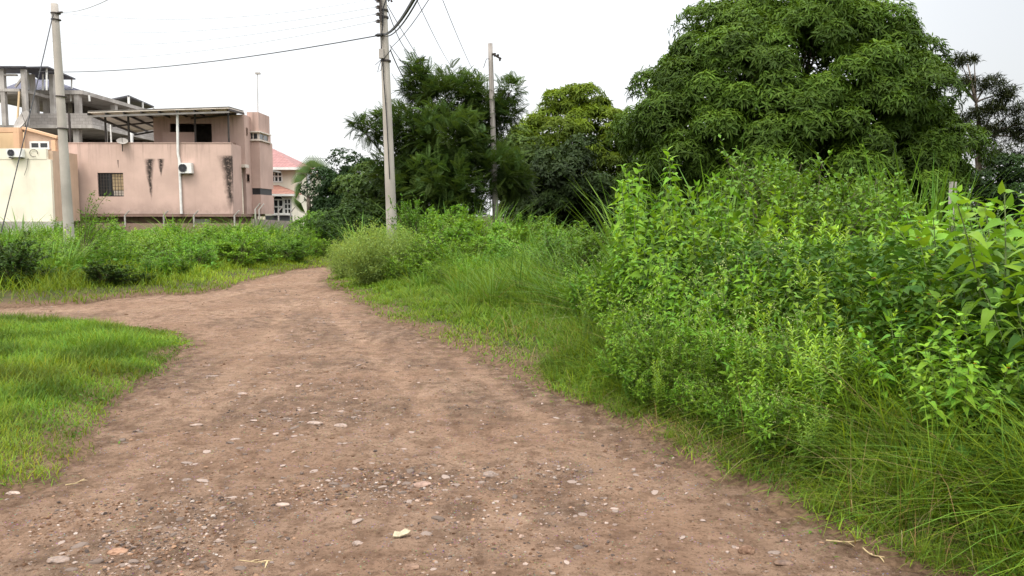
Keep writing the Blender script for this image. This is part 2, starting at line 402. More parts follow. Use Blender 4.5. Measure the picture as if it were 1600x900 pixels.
gcol = n.mix(n.step(n.noise(30, 4), .35, .65), (.095, .064, .046), (.165, .112, .078))
c = n.mix(n.math('MULTIPLY', gr, n.step(B, .3, .6, .0, .55)), c, gcol)
c = n.mix(n.math('MULTIPLY', ed, n.step(B, .35, .6, .1, .6)), c, (.085, .052, .032))
c = n.mix(n.step(n.noise(10, 9, .78, v=n.map((1, 1, 1), (7, 3, 1))), .50, .66, 0, .62), c, (.125, .072, .045)); c = n.mix(n.step(n.noise(26, 8, .78, v=n.map((1, 1, 1), (1, 6, 2))), .54, .68, 0, .6), c, (.42, .30, .22))
# crumbs of soil and pin-head grit
v1 = n.vor(60); v1c = n.vor(60, out=1)
c = n.mix(n.math('MULTIPLY', n.step(v1, .30, .12), n.step(n.noise(9, 4), .45, .6, .0, .8)), c, n.mix(.5, v1c, (.16, .12, .10), 'MULTIPLY'))
c = n.mix(n.step(C, .53, .68, 0, .85), c, (.075, .043, .026))
c = n.mix(n.step(D, .60, .78, 0, .5), c, (.27, .19, .14))
hgt = n.math('ADD', n.math('MULTIPLY', C, .8), n.math('ADD', n.math('MULTIPLY', B, .8), n.math('MULTIPLY', D, .4)))
hgt = n.math('MULTIPLY', hgt, n.step(comp, 0, 1, 1., .8))
M_DIRT = n.done(n.bsdf(c, n.step(A, .3, .7, .85, .98), .06, n.bump(hgt, 1.0, .055)))
g = G(); g.add(np.stack([xr, yr, zr], 1)[used], quads=rem[q], tint=tint[used])
kind(obj('dirt_road', g, M_DIRT, smooth=True), 'structure')
def zroad(x, y): return hroad(np.atleast_1d(np.asarray(x, float)), np.atleast_1d(np.asarray(y, float)))[0]

# ------------------------------------------------------------------ stones
ph = (1 + 5 ** .5) / 2
ICO = nrm(np.array([(-1, ph, 0), (1, ph, 0), (-1, -ph, 0), (1, -ph, 0), (0, -1, ph), (0, 1, ph), (0, -1, -ph), (0, 1, -ph), (ph, 0, -1), (ph, 0, 1), (-ph, 0, -1), (-ph, 0, 1)], float))
ICT = np.array([(0, 11, 5), (0, 5, 1), (0, 1, 7), (0, 7, 10), (0, 10, 11), (1, 5, 9), (5, 11, 4), (11, 10, 2), (10, 7, 6), (7, 1, 8), (3, 9, 4), (3, 4, 2), (3, 2, 6), (3, 6, 8), (3, 8, 9), (4, 9, 5), (2, 4, 11), (6, 2, 10), (8, 6, 7), (9, 8, 1)])
def subdiv(V, T):
    V = list(map(tuple, V)); m = {}; out = []
    def mid(a, b):
        k = (min(a, b), max(a, b))
        if k not in m: p = np.array(V[a]) + np.array(V[b]); V.append(tuple(p / np.linalg.norm(p))); m[k] = len(V) - 1
        return m[k]
    for a, b, c in T:
        x, y, z = mid(a, b), mid(b, c), mid(c, a); out += [(a, x, z), (x, b, y), (z, y, c), (x, y, z)]
    return np.array(V), np.array(out)
S1 = subdiv(ICO, ICT); S2 = subdiv(*S1)
n = N('river_stone'); oi = n.new('ShaderNodeObjectInfo').outputs['Random']; t = n.attr('tint')
c = n.mix(oi, (.22, .175, .152), (.38, .305, .265)); c = n.mix(n.step(n.noise(40, 5), .35, .7), n.mix(1., c, (.6, .58, .56), 'MULTIPLY'), c)
c = n.mix(1., c, t, 'MULTIPLY'); gz = n.sep()[2]
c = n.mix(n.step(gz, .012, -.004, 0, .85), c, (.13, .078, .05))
c = n.mix(n.step(n.noise(55, 5, .7), .45, .65, .0, .5), c, (.24, .155, .10))
M_STONE = n.done(n.bsdf(c, .85, .15, n.bump(n.noise(90, 4), .4, .004)))
def stone_mesh(seed, sx, sy, sz, flat=.0, tintc=1.):
    r = np.random.default_rng(seed); V = S2[0].copy()
    for k in range(7):
        d = nrm(r.normal(size=3)); c = r.uniform(.62, .95); s_ = V @ d
        V = np.where((s_ > c)[:, None], V - np.outer((s_ - c) * .8, d), V)
    V += .05 * r.normal(size=V.shape)
    g = G(); g.add(V * (sx, sy, sz), S2[1], tint=tintc); return g.mesh('stone')
def put_stone(px, py, w, ratio, label, group=None, tc=1., hz=.5, seed=None):
    x, y, _ = gnd(px, py); r = w / F * y / cp / 2
    me = stone_mesh(seed or int(px * 7 + py), r, r * ratio, r * hz, tintc=tc)
    o = obj('stone', me, M_STONE, smooth=False); me.shade_smooth() if hz < .3 else None
    o.location = (x, y + r * .4, float(zroad(x, y)[0]) + r * hz * .05); tag(o, label, 'stone', group); return o
put_stone(767, 739, 30, .8, 'round grey stone, largest in the gravelly patch at the middle of the road', hz=.5)
put_stone(752, 749, 14, .8, 'small blue-grey pebble just left below the round grey stone', tc=.8)
put_stone(660, 755, 30, .8, 'flattish pinkish stone at left end of the dark gravel patch', tc=(1., .85, .8), hz=.35)
put_stone(491, 664, 26, .7, 'pale flat stone, left one of the pair in the middle of the road', tc=1.15, hz=.3)
put_stone(532, 664, 24, .8, 'greyish flat stone, right one of the pair in the middle of the road', tc=1.1, hz=.35)
put_stone(440, 786, 25, .6, 'lone white flat stone in the left foreground of the road', tc=1.35, hz=.25)
put_stone(1168, 858, 28, .8, 'smooth brown stone near the right edge of the road', tc=(.75, .55, .42), hz=.7)
put_stone(1228, 880, 34, .6, 'half buried dark stone right of the smooth brown stone', tc=(.55, .48, .45), hz=.2)
put_stone(86, 876, 38, .7, 'large grey stone in the bottom left corner of the road', tc=.9, hz=.4)
put_stone(16, 766, 26, .7, 'pale whitish stone at the tip of the grass island', tc=1.25, hz=.35)
put_stone(66, 735, 22, .8, 'pale stone in the bare bay of the grass island', tc=1.5, hz=.35)
put_stone(330, 587, 22, .6, 'dark grey flat stone on the left wheel track', tc=.75, hz=.25)
put_stone(378, 615, 20, .6, 'pale flat stone right of the left wheel track', tc=1.2, hz=.25)
put_stone(305, 665, 22, .5, 'greyish flat stone in the left wheel track', tc=1.15, hz=.25)
put_stone(180, 863, 34, .8, 'tan lump of stone right of the large grey corner stone', tc=(1.1, .8, .6), hz=.35)
put_stone(558, 848, 20, .8, 'grey pebble left of the flat pale scrap', tc=.95, hz=.5)
put_stone(643, 886, 30, .8, 'brown half sunk stone at the bottom edge of the road', tc=(.6, .48, .4), hz=.3)
MEDS = [stone_mesh(100 + i, 1, random.uniform(.55, .95), random.uniform(.14, .38), tintc=random.choice([.5, .7, .85, .95, 1.05, 1.15])) for i in range(8)]
for m in MEDS: m.materials.append(M_STONE)
CEN = [P2([(480, 430), (455, 520), (470, 600), (510, 680), (600, 745), (760, 745), (890, 728)]), P2([(470, 600), (400, 700), (320, 800), (200, 870)])]
def central(x, y): return np.exp(-(np.minimum(sdist(x, y, CEN[0]), sdist(x, y, CEN[1])) / .75) ** 2)
rs = np.random.default_rng(21); k = 0
while k < 230:
    px, py = rs.uniform(60, 1250), 428 + 462 * rs.random() ** 1.5
    x, y, _ = gnd(px, py)
    if road_sd(np.array([x]), np.array([y]))[0] < .25: continue
    if rs.random() > .35 + .6 * fbm(np.array([x * .55 + 40]), np.array([y * .9 + 7]))[0] - .45 * relief(np.array([x]), np.array([y]))[1][0]: continue
    if rs.random() > .14 + .86 * central(np.array([x]), np.array([y]))[0]: continue
    o = bpy.data.objects.new('stone', MEDS[k % 8]); COL.objects.link(o); s_ = rs.uniform(.014, .034) * (1 + .035 * y) * (1.25 if rs.random() < .15 else 1)
    o.scale = (s_, s_, s_); o.rotation_euler = (rs.uniform(-.15, .15), rs.uniform(-.15, .15), rs.uniform(0, 6.28)); o.location = (x, y, float(zroad(x, y)[0]) - s_ * .05)
    tag(o, 'small loose stone scattered on the brown dirt road', 'stone', 'small stones scattered on the dirt road'); k += 1
# gravel: uncountable chips
def gravel(n_, r):
    px = r.uniform(-30, 1420, n_ * 6); py = 425 + 490 * r.random(n_ * 6) ** 1.0
    P = np.array([gnd(a, b) for a, b in zip(px, py)]); x, y = P[:, 0], P[:, 1]
    z, sd, tr_ = hroad(x, y)
    gv = .42 * sstep(.45, .66, fbm(x * .55 + 40, y * .9 + 7, 4))
    for (qx, qy, rad) in [(560, 600, .6), (600, 745, .45), (640, 770, .35), (760, 740, .45), (880, 735, .35), (250, 850, .5), (320, 800, .4), (480, 470, 1.2), (150, 800, .5), (480, 770, .4)]:
        cx, cy, _ = gnd(qx, qy); gv = np.maximum(gv, 1.0 * (1 - sstep(.2 * rad, rad, np.hypot(x - cx, y - cy))))
    ok = (sd > .1) & (r.random(len(x)) < (.14 + .8 * gv) * (1 - .1 * tr_) * (.4 + .6 * central(x, y)))
    i = np.where(ok)[0][:n_]; x, y, z = x[i], y[i], z[i]; m = len(i)
    s_ = (.0020 + .0095 * r.random(m) ** 5) * (1 + .055 * y)
    sc = np.stack([s_ * r.uniform(.8, 1.4, m), s_ * r.uniform(.6, 1.1, m), s_ * r.uniform(.3, .75, m)], 1)
    V = ICO[None] * (1 + .22 * r.normal(size=(m, 12, 1))); V = V * sc[:, None, :]
    a = r.uniform(0, 6.28, m); ca, sa = np.cos(a)[:, None], np.sin(a)[:, None]
    V = np.stack([V[..., 0] * ca - V[..., 1] * sa, V[..., 0] * sa + V[..., 1] * ca, V[..., 2]], 2) + np.stack([x, y, z + s_ * .12], 1)[:, None]
    tri = (ICT[None] + (np.arange(m) * 12)[:, None, None]).reshape(-1, 3)
    pal = np.array([(.15, .112, .092), (.26, .185, .145), (.115, .064, .038), (.21, .128, .08), (.27, .21, .175), (.07, .052, .044), (.31, .26, .225)])
    col = pal[r.choice(7, m, p=[.15, .13, .27, .2, .09, .13, .03])] * r.uniform(.75, 1.25, (m, 1))
    g = G(); g.add(V.reshape(-1, 3), tri, tint=np.repeat(col, 12, 0)); return g
n = N('gravel_chip'); M_GRAV = n.done(n.bsdf(n.attr('tint'), .9, .1))
kind(obj('gravel', gravel(17000, rs), M_GRAV), 'stuff')
# a flat pale scrap and dry straw stalks
g = G(); v = [(-.05, -.012, 0), (-.02, -.03, .004), (.03, -.018, .008), (.055, .012, .004), (.03, .03, .012), (0, .012, .006), (-.03, .02, .01)]
g.add(v + [(a, b, c - .006) for a, b, c in v], [(0, 1, 5), (1, 2, 5), (2, 4, 5), (2, 3, 4), (0, 5, 6)], [(i, 7 + i, 7 + (i + 1) % 7, (i + 1) % 7) for i in range(7)])
x, y, _ = gnd(627, 833); o = obj('scrap', g, plain('pale_scrap', (.36, .30, .20), .7, .3, 60, .1)); o.location = (x, y, float(zroad(x, y)[0]) + .014); o.rotation_euler = (.1, .05, .5)
tag(o, 'flat broken pale scrap lying alone in the middle foreground of the road', 'scrap')
M_STRAW = plain('dry_straw', (.42, .32, .17), .8, .3, 30, .1)
def straw(px, py, L, ang, label, bend=.15, r0=.004):
    x, y, _ = gnd(px, py); t_ = np.linspace(-.5, .5, 7); z = zroad(x, y)[0]
    pts = np.stack([x + L * t_ * cos(ang) - bend * L * (t_ ** 2) * sin(ang), y + L * t_ * sin(ang) + bend * L * t_ ** 2 * cos(ang), z + .02 + .02 * np.abs(t_)], 1)
    g = G(); g.tube(pts, r0, r0 * .6, 5); d = pts[-1] - pts[-2]
    leaves(g, T_blade(.3), pts[2:6], np.tile(d, (4, 1)) + rng.normal(size=(4, 3)) * [.03, .03, .01], np.array([0, 0, 1.]), L * .3, .008, 1.)
    tag(obj('straw_stalk', g, M_STRAW), label, 'straw')
straw(1325, 846, .22, .1, 'dry straw stalk lying flat at the right edge of the road')
straw(1402, 868, .2, .6, 'bent dry straw stalk nearest the lower right grass', .5, .006)
straw(1362, 868, .12, -1.1, 'short forked straw piece beside the bent dry stalk', .4)
straw(400, 878, .16, 0, 'thin straight straw in the bottom left foreground', .02, .0025)
straw(118, 758, .12, 1.1, 'short dry twig beside the tip of the grass island', .1, .005)
# ------------------------------------------------------------------ grass (uncountable)
M_GRASS = leafmat('grass_blade', (.138, .215, .026), transl=.35, rough=.55, spec=.08, vary=0)
M_DRY = leafmat('dry_grass_blade', (.26, .20, .09), transl=.25, rough=.7, spec=.08, vary=0)
def grass(name, x, y, h, w, tint, lean=.35, mat=None, droop=(.25, .9), r=rng, z=None):
    n_ = len(x); a = r.uniform(0, 2 * pi, n_); l = np.abs(r.normal(0, lean, n_)) + .05
    d = np.stack([np.cos(a) * l, np.sin(a) * l, np.ones(n_)], 1)
    pos = np.stack([x, y, (hground(x, y) if z is None else z) - .01], 1); g = G()
    k = r.integers(0, 3, n_); ds = np.linspace(droop[0], droop[1], 3)
    for i in range(3):
        m = k == i; leaves(g, T_blade(ds[i]), pos[m], d[m], np.array([0, 0, 1.]), h[m], w[m], tint[m])
    return kind(obj(name, g, mat or M_GRASS), 'stuff')
def scatter_px(n_, box, cond, r=rng, pw=1.0):
    """random ground points seen in a photo window, kept where cond(x,y) (probability)"""
    px = r.uniform(box[0], box[2], n_); py = box[1] + (box[3] - box[1]) * r.random(n_) ** pw
    P = np.array([gnd(a, b) for a, b in zip(px, py)]); x, y = P[:, 0], P[:, 1]
    m = r.random(n_) < cond(x, y); return x[m], y[m]
def gtint(n_, base=(1, 1, 1), y=.2, v=.28, r=rng): return hue(n_, y, v, r) * np.array(base)
def world_pts(n_, x0, x1, y0, y1, cond, r=rng):
    x = r.uniform(x0, x1, n_); y = r.uniform(y0, y1, n_); m = r.random(n_) < cond(x, y); return x[m], y[m]

# 1. the lawn-like island at the left
def c_isl(x, y):
    i = inpoly(x, y, [p for p in ISL]); sd = road_sd(x, y)
    return np.where(i, 1, .3) * sstep(.20, .04, sd + .2 * (fbm(x * 3 + 2, y * 3, 3) - .5)) * (.6 + .4 * sstep(.30, .48, fbm(x * 1.8 + 21, y * 1.8, 4))) * (x < -1) * (y < 14)
x, y = world_pts(330000, -13.5, -2.2, 4.0, 13.0, c_isl)
sd = -road_sd(x, y); cl = fbm(x * 1.3 + 11, y * 1.3, 3)
h = (.05 + .10 * sstep(.0, .6, sd)) * (.35 + 1.25 * cl) * rng.uniform(.6, 1.3, len(x)); w = .0030 + .0005 * y + 0 * x
t = gtint(len(x), (.88, .95, .92), .18); t *= (.62 + .6 * sstep(.35, .65, fbm(x * 2 + 5, y * 2 + 1, 3)))[:, None]; t *= 1 + sstep(.5, .66, fbm(x * .9 + 15, y * .9 + 1, 3))[:, None] * np.array([.22, .0, .05])
yel = rng.random(len(x)) < .09 + .14 * sstep(.3, 0, sd); t[yel] *= (1.45, 1.05, .9)
grass('lawn_grass', x, y, h, w, t, .5)

# 2. cropped verge along the right of the road, middle distance
def right_side(x, y, reach):
    sd = road_sd(x, y); e = np.interp(y, [p[1] for p in r_edge[2:-3]], [p[0] for p in r_edge[2:-3]])
    return (x > e - .6) & (sd < .08) & (-sd < reach)
c2 = lambda x, y: right_side(x, y, 6.5) * (.30 + .7 * sstep(.30, .5, fbm(x * 1.7, y * 1.7, 3))) * np.clip(sstep(.08, -.3, road_sd(x, y)), .25, 1)
x, y = world_pts(270000, -6, 7, 5.2, 26, c2); sd = -road_sd(x, y)
h = (.05 + .12 * sstep(.2, 1.2, sd) + .48 * sstep(1.2, 2.6, sd)) * (.5 + fbm(x * 1.4, y * 1.4, 3)) * rng.uniform(.6, 1.35, len(x)); w = .0055 + .0008 * y + 0 * x
t = gtint(len(x), (.86, .95, .85), .2, .38); dry = (1 - sstep(.0, 1.1, sd)) * sstep(.4, .62, fbm(x * 1.1 + 70, y * 1.1, 3)); t *= (1 + dry[:, None] * np.array([.22, .04, .12]))
t *= (1 + .35 * sstep(1.3, 3, sd))[:, None]
grass('verge_grass', x, y, h, w, t, .55)

# 3. tall bright grass of the right foreground
c3 = lambda x, y: right_side(x, y, 3.4) * sstep(.10, -.15, road_sd(x, y)) * (.35 + .65 * sstep(.3, .55, fbm(x * 2.1 + 4, y * 2.1, 3)))
x, y = world_pts(100000, .3, 5.5, 2.2, 8.5, c3); sd = -road_sd(x, y)
h = (.08 + (.36 + .26 * sstep(.8, 2.2, x)) * sstep(.0, .8, sd)) * (.35 + 1.05 * fbm(x * 1.6 + 8, y * 1.6, 3)) * rng.uniform(.55, 1.3, len(x)); w = .0045 + .006 * rng.random(len(x)) ** 2
t = gtint(len(x), (.78, .88, .75), .28, .45); t *= (.8 + .45 * sstep(.3, .65, fbm(x * 1.2 + 2, y * 1.2 + 9, 3)))[:, None]
grass('tall_grass', x, y, h, w, t, .5, droop=(.3, 1.3))
# dead blades at the foot of the verge
x, y = world_pts(60000, -1.5, 5.2, 2.3, 11, lambda x, y: right_side(x, y, 1.5) * sstep(.05, -.1, road_sd(x, y)) * (.30 - .22 * sstep(5, 7.5, y)) * (.5 + 1.4 * sstep(.42, .6, fbm(x * 1.6 + 31, y * 1.6, 3))))
h = rng.uniform(.06, .42, len(x)) * (.5 + .8 * sstep(0, .8, -road_sd(x, y)))
grass('withered_grass', x, y, h, np.full(len(x), .004), gtint(len(x), (1, 1, 1)), .8, M_DRY, droop=(.4, 1.5))

# 4. meadow on the far left between branch road and houses
def c4(x, y):
    sd = road_sd(x, y); return ((y > 14) & (sd < .10) & ~right_side(x, y, 30)) * (.4 + .6 * sstep(.3, .5, fbm(x * .8, y * .8, 3))) * (x < 1 - .1 * y)
x, y = world_pts(260000, -30, -1, 14.5, 46, c4); sd = -road_sd(x, y)
h = (.09 + .33 * sstep(.4, 2.2, sd)) * (.5 + fbm(x * .7 + 3, y * .7, 3)) * rng.uniform(.6, 1.4, len(x)); w = .008 + .0004 * y + 0 * x
t = gtint(len(x), (1.05, 1.05, .9)); t *= (.8 + .5 * sstep(.35, .65, fbm(x * .5, y * .5, 3)))[:, None]
grass('meadow_grass', x, y, h, w, t, .4)
# 5. rough growth under and behind the thicket on the right
def c5(x, y): return (road_sd(x, y) < -2.2) * (x > -5 + .0 * y) * (.3 + .7 * sstep(.35, .55, fbm(x * .6 + 20, y * .6, 3)))
x, y = world_pts(90000, -4, 22, 7, 30, c5)
h = .55 * (.5 + fbm(x * .7 + 3, y * .7, 3)) * rng.uniform(.6, 1.5, len(x)); w = .009 + .0006 * y + 0 * x
t = gtint(len(x), (1.15, 1.12, .75))
grass('rough_grass', x, y, h, w, t, .35)
# sprigs of low weed creeping out over the soil along the edges
g = G(); x, y = world_pts(60000, -7, 4.5, 3, 24, lambda x, y: (np.abs(road_sd(x, y) + .05) < .3) * sstep(.46, .58, fbm(x * 2.6 + 50, y * 2.6, 3)) * .5)
nn = len(x); a = rng.uniform(0, 6.28, nn)
leaves(g, T_six(.3), np.stack([x, y, np.maximum(hground(x, y), zroad(x, y)) + .005], 1), np.stack([np.cos(a), np.sin(a), rng.uniform(.1, .9, nn)], 1), np.array([0, 0, 1.]), rng.uniform(.02, .05, nn), rng.uniform(.008, .018, nn), gtint(nn, (.9, .95, .9)))
# tangle of low leaves filling the thicket and the field
def tangle(name, n_, box, cond, hmax, L, mat, base):
    x, y = world_pts(n_, *box, cond); nn = len(x); z = hground(x, y) + hmax(x, y) * rng.random(nn) ** .8; g = G(); a = rng.uniform(0, 6.28, nn); k = rng.random(nn)
    d = np.stack([np.cos(a), np.sin(a), rng.uniform(-.5, .9, nn)], 1); up = nrm(np.array([0, 0, 1.]) + .5 * rng.normal(size=(nn, 3))); t = hue(nn, .2, .3) * np.array(base); ll = L * rng.uniform(.5, 1.4, nn)
    for T_, lo, hi, asp in ((T_six(.3), 0, .4, .5), (T_lance(.4), .4, .75, .3), (T_broad(.4), .75, 1.01, .62)):
        m = (k >= lo) & (k < hi); leaves(g, T_, np.stack([x, y, z], 1)[m], d[m], up[m], ll[m], ll[m] * asp, t[m])
    return kind(obj(name, g, mat), 'stuff')
M_TANG = leafmat('undergrowth_leaf', (.050, .105, .014), transl=.25, rough=.5, spec=.08, vary=0)
tangle('lawn_weed', 40000, (-13, -2.2, 4, 13), lambda x, y: c_isl(x, y) * sstep(.5, .62, fbm(x * 2.2 + 61, y * 2.2, 3)), lambda x, y: .05 + .05 * rng.random(len(x)), .03, M_TANG, (1.5, 1.4, 1.2))
tangle('undergrowth', 120000, (-.2, 6.5, 4.0, 13.5), lambda x, y: right_side(x, y, 9) * (x > .135 * y) * sstep(-.45, -1.1, road_sd(x, y)), lambda x, y: .25 + .95 * sstep(.6, 1.9, -road_sd(x, y)), .085, M_TANG, (1, 1, 1))
tangle('field_undergrowth', 110000, (-26, -1, 17.5, 42), lambda x, y: c4(x, y) * sstep(-.9, -2.4, road_sd(x, y)), lambda x, y: .3 + .5 * sstep(1.2, 3, -road_sd(x, y)) * fbm(x * .6, y * .6, 3), .11, M_TANG, (1.8, 1.75, 1.5))
tangle('bank_undergrowth', 60000, (-5, 4, 17.0, 28), lambda x, y: right_side(x, y, 14) * sstep(-1.6, -3.0, road_sd(x, y)), lambda x, y: .25 + .8 * fbm(x * .6 + 9, y * .6, 3), .10, M_TANG, (1.5, 1.5, 1.3))
kind(obj('creeping_weed', g, M_GRASS), 'stuff')
# ------------------------------------------------------------------ herbs, weeds, shrubs
M_STEM = plain('green_stem', (.10, .14, .04), .6, .3, 12, .1)
M_WOODSTEM = plain('woody_stem', (.10, .075, .05), .85, .35, 20, .4)
M_BROAD = leafmat('broad_weed_leaf', (.124, .258, .024), transl=.32, rough=.45, spec=.10, vary=.24)
M_MID = leafmat('weed_leaf', (.112, .225, .020), transl=.3, rough=.5, spec=.10, vary=.2)
M_SHRUB = leafmat('shrub_leaf', (.080, .165, .018), transl=.26, rough=.48, spec=.10, vary=.15)
M_DARKS = leafmat('dark_shrub_leaf', (.036, .074, .015), transl=.22, rough=.5, spec=.10, vary=.15)
M_SPIKE = leafmat('pale_weed_leaf', (.175, .305, .026), transl=.32, rough=.5, vary=.24)
M_FEATH = leafmat('feathery_leaf', (.24, .34, .088), transl=.38, rough=.6, spec=.10, vary=.08)
M_CANE = leafmat('cane_leaf', (.095, .185, .026), transl=.3, rough=.5, spec=.10, vary=.12)
M_FLOWER = plain('white_flower', (.62, .62, .50), .8, .1)
M_YEL = plain('orange_flower', (.75, .33, .02), .7, .15)
def bez(p0, p1, p2, n=8):
    t = np.linspace(0, 1, n)[:, None]; return (1 - t) ** 2 * np.array(p0) + 2 * t * (1 - t) * np.array(p1) + t ** 2 * np.array(p2)
def build(name, parts, scale=1):
    """Empty at the base with one mesh per part"""
    e = empty(name)
    for pn, g, m in parts:
        if g is not None and g.n: obj(pn, g, m, e)
    return e
def broad_weed(seed, h=1.6, stems=7, spread=.45, L=.17, asp=.62, top_l=.45, gap=.085, droop=.45, name='broad_leaved_weed', mat=None, start=.22, yel=0, tinty=.15):
    r = np.random.default_rng(seed); gs, gl, gf = G(), G(), G(); T = T_broad(droop, .06); Td = T_broad(droop * 1.8, .08)
    for s_ in range(stems):
        a = 2 * pi * s_ / stems + r.uniform(-.6, .6); sp_ = spread * r.uniform(.15, 1); hh = h * r.uniform(.62, 1.0) if s_ else h
        p = bez((r.uniform(-.06, .06), r.uniform(-.06, .06), 0), (cos(a) * sp_ * .3, sin(a) * sp_ * .3, hh * .55), (cos(a) * sp_, sin(a) * sp_, hh), 12)
        gs.tube(p, .009, .0035, 5); ln = np.linalg.norm(np.diff(p, axis=0), axis=1).sum()
        k = max(3, int(ln * (1 - start) / gap)); tt = start + (1 - start) * np.linspace(0, 1, k)
        for j, t_ in enumerate(tt):
            b = np.array([np.interp(t_ * 11, np.arange(12), p[:, c]) for c in range(3)])
            size = L * (top_l + (1 - top_l) * sin(pi * min(1, (1.03 - t_) * 1.25)) ** .8) * r.uniform(.8, 1.15)
            for q_ in range(2):
                az = j * pi / 2 + q_ * pi + a + r.uniform(-.35, .35); el = r.uniform(.0, .45) + .7 * (t_ > .93)
                d = np.array([cos(az) * cos(el), sin(az) * cos(el), sin(el)]); base = b + d * size * .22
                gs.tube([b, base], .003, .002, 4, cap=False)
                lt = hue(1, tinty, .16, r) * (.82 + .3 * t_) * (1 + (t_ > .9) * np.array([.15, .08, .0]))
                leaves(gl, T if r.random() < .6 else Td, [base], [d + (0, 0, r.uniform(-.35, .1))], nrm(np.array([0, 0, 1.]) + .35 * r.normal(size=3)), size, size * asp * r.uniform(.85, 1.1), lt)
        if r.random() < yel: leaves(gl, T_six(), np.tile(p[-1], (8, 1)), np.stack([np.cos(np.arange(8) * .785), np.sin(np.arange(8) * .785), np.full(8, .3)], 1), np.array([0, 0, 1.]), .03, .012, np.array([[4.5, 1.1, .5]] * 8))
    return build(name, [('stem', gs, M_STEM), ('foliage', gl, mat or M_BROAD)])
def shrub(seed, h=1.8, w=1.4, L=.075, asp=.55, tips=32, twigs=9, per=8, name='shrub', mat=None, T=None, low=.15, uplift=.3, vs=.2):
    r = np.random.default_rng(seed); gs, gl = G(), G(); T = T or T_six(.25)
    for s_ in range(tips):
        u = nrm(r.normal(size=3)); rad = r.uniform(.55, 1) ** .5 * (1 + .22 * sin(3 * math.atan2(u[1], u[0]) + seed)); zc = h * (.5 + low / 2)
        tip = np.array([u[0] * rad * w / 2, u[1] * rad * w / 2, zc + u[2] * rad * h * (.5 - low / 2)])
        p = bez((r.uniform(-.08, .08) * w, r.uniform(-.08, .08) * w, 0), (tip[0] * .3, tip[1] * .3, tip[2] * .75), tip, 9)
        gs.tube(p, .008 + .006 * h * .5, .003, 4, cap=False)
        for k in range(twigs):
            t_ = r.uniform(.45, 1); b = np.array([np.interp(t_ * 8, np.arange(9), p[:, c]) for c in range(3)])
            d = nrm(nrm(tip - (0, 0, zc * .6)) * .7 + r.normal(size=3) * .6 + (0, 0, uplift)); tl = r.uniform(.1, .24) * (w + h) / 3
            e = b + d * tl; gs.tube([b, e], .003, .0015, 3, cap=False)
            m = np.linspace(.15, 1, per)[:, None]; pos = b + (e - b) * m
            sd_ = np.cross(d, (0, 0, 1)); sgn = np.where(np.arange(per) % 2, 1, -1)[:, None]
            ld_ = nrm(d * .55 + sd_ * sgn * .8 + r.normal(size=(per, 3)) * .3); up = nrm(np.array([0, 0, 1.]) + .4 * r.normal(size=(per, 3)))
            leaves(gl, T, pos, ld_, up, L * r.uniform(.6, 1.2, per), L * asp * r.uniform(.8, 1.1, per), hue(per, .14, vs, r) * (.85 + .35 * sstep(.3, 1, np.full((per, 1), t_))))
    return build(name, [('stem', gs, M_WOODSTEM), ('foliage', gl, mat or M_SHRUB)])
def herb(seed, h=1.3, stems=9, spread=.5, L=.105, name='flowering_herb', mat=None, flowers=40, branch=7, per=7, asp=.42):
    r = np.random.default_rng(seed); gs, gl, gf = G(), G(), G()
    for s_ in range(stems):
        a = 2 * pi * s_ / stems + r.uniform(-.6, .6); sp_ = spread * r.uniform(.1, 1); hh = h * r.uniform(.6, 1)
        p = bez((r.uniform(-.08, .08), r.uniform(-.08, .08), 0), (cos(a) * sp_ * .35, sin(a) * sp_ * .35, hh * .6), (cos(a) * sp_, sin(a) * sp_, hh), 10)
        gs.tube(p, .006, .002, 4, cap=False)
        for k in range(branch):
            t_ = .2 + .8 * (k + r.random()) / branch; b = np.array([np.interp(t_ * 9, np.arange(10), p[:, c]) for c in range(3)])
            az = r.uniform(0, 6.28); d = nrm(np.array([cos(az), sin(az), .75])); tl = r.uniform(.12, .28) * (1.15 - .4 * t_); e = b + d * tl
            gs.tube([b, e], .003, .0012, 3, cap=False); m = np.linspace(.1, 1, per)[:, None]
            ld_ = nrm(d * .5 + r.normal(size=(per, 3)) * .55); up = nrm(np.array([0, 0, 1.]) + .4 * r.normal(size=(per, 3)))
            ll = L * r.uniform(.55, 1.2, per) * (1.25 - .6 * t_)
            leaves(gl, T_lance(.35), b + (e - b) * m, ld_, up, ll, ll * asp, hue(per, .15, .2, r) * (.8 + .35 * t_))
            if t_ > .75 and flowers and r.random() < .5:
                nf = int(flowers / branch * 2 * r.random()) + 1
                fp = e + r.normal(size=(nf, 3)) * (.035, .035, .025) + (0, 0, .03); f = r.uniform(.0035, .0065, nf)
                V = (ICO[None] * f[:, None, None] + fp[:, None]).reshape(-1, 3); gl.add(V, (ICT[None] + (np.arange(nf) * 12)[:, None, None]).reshape(-1, 3), tint=(4.2, 2.3, 12.))
    return build(name, [('stem', gs, M_STEM), ('foliage', gl, mat or M_MID)])
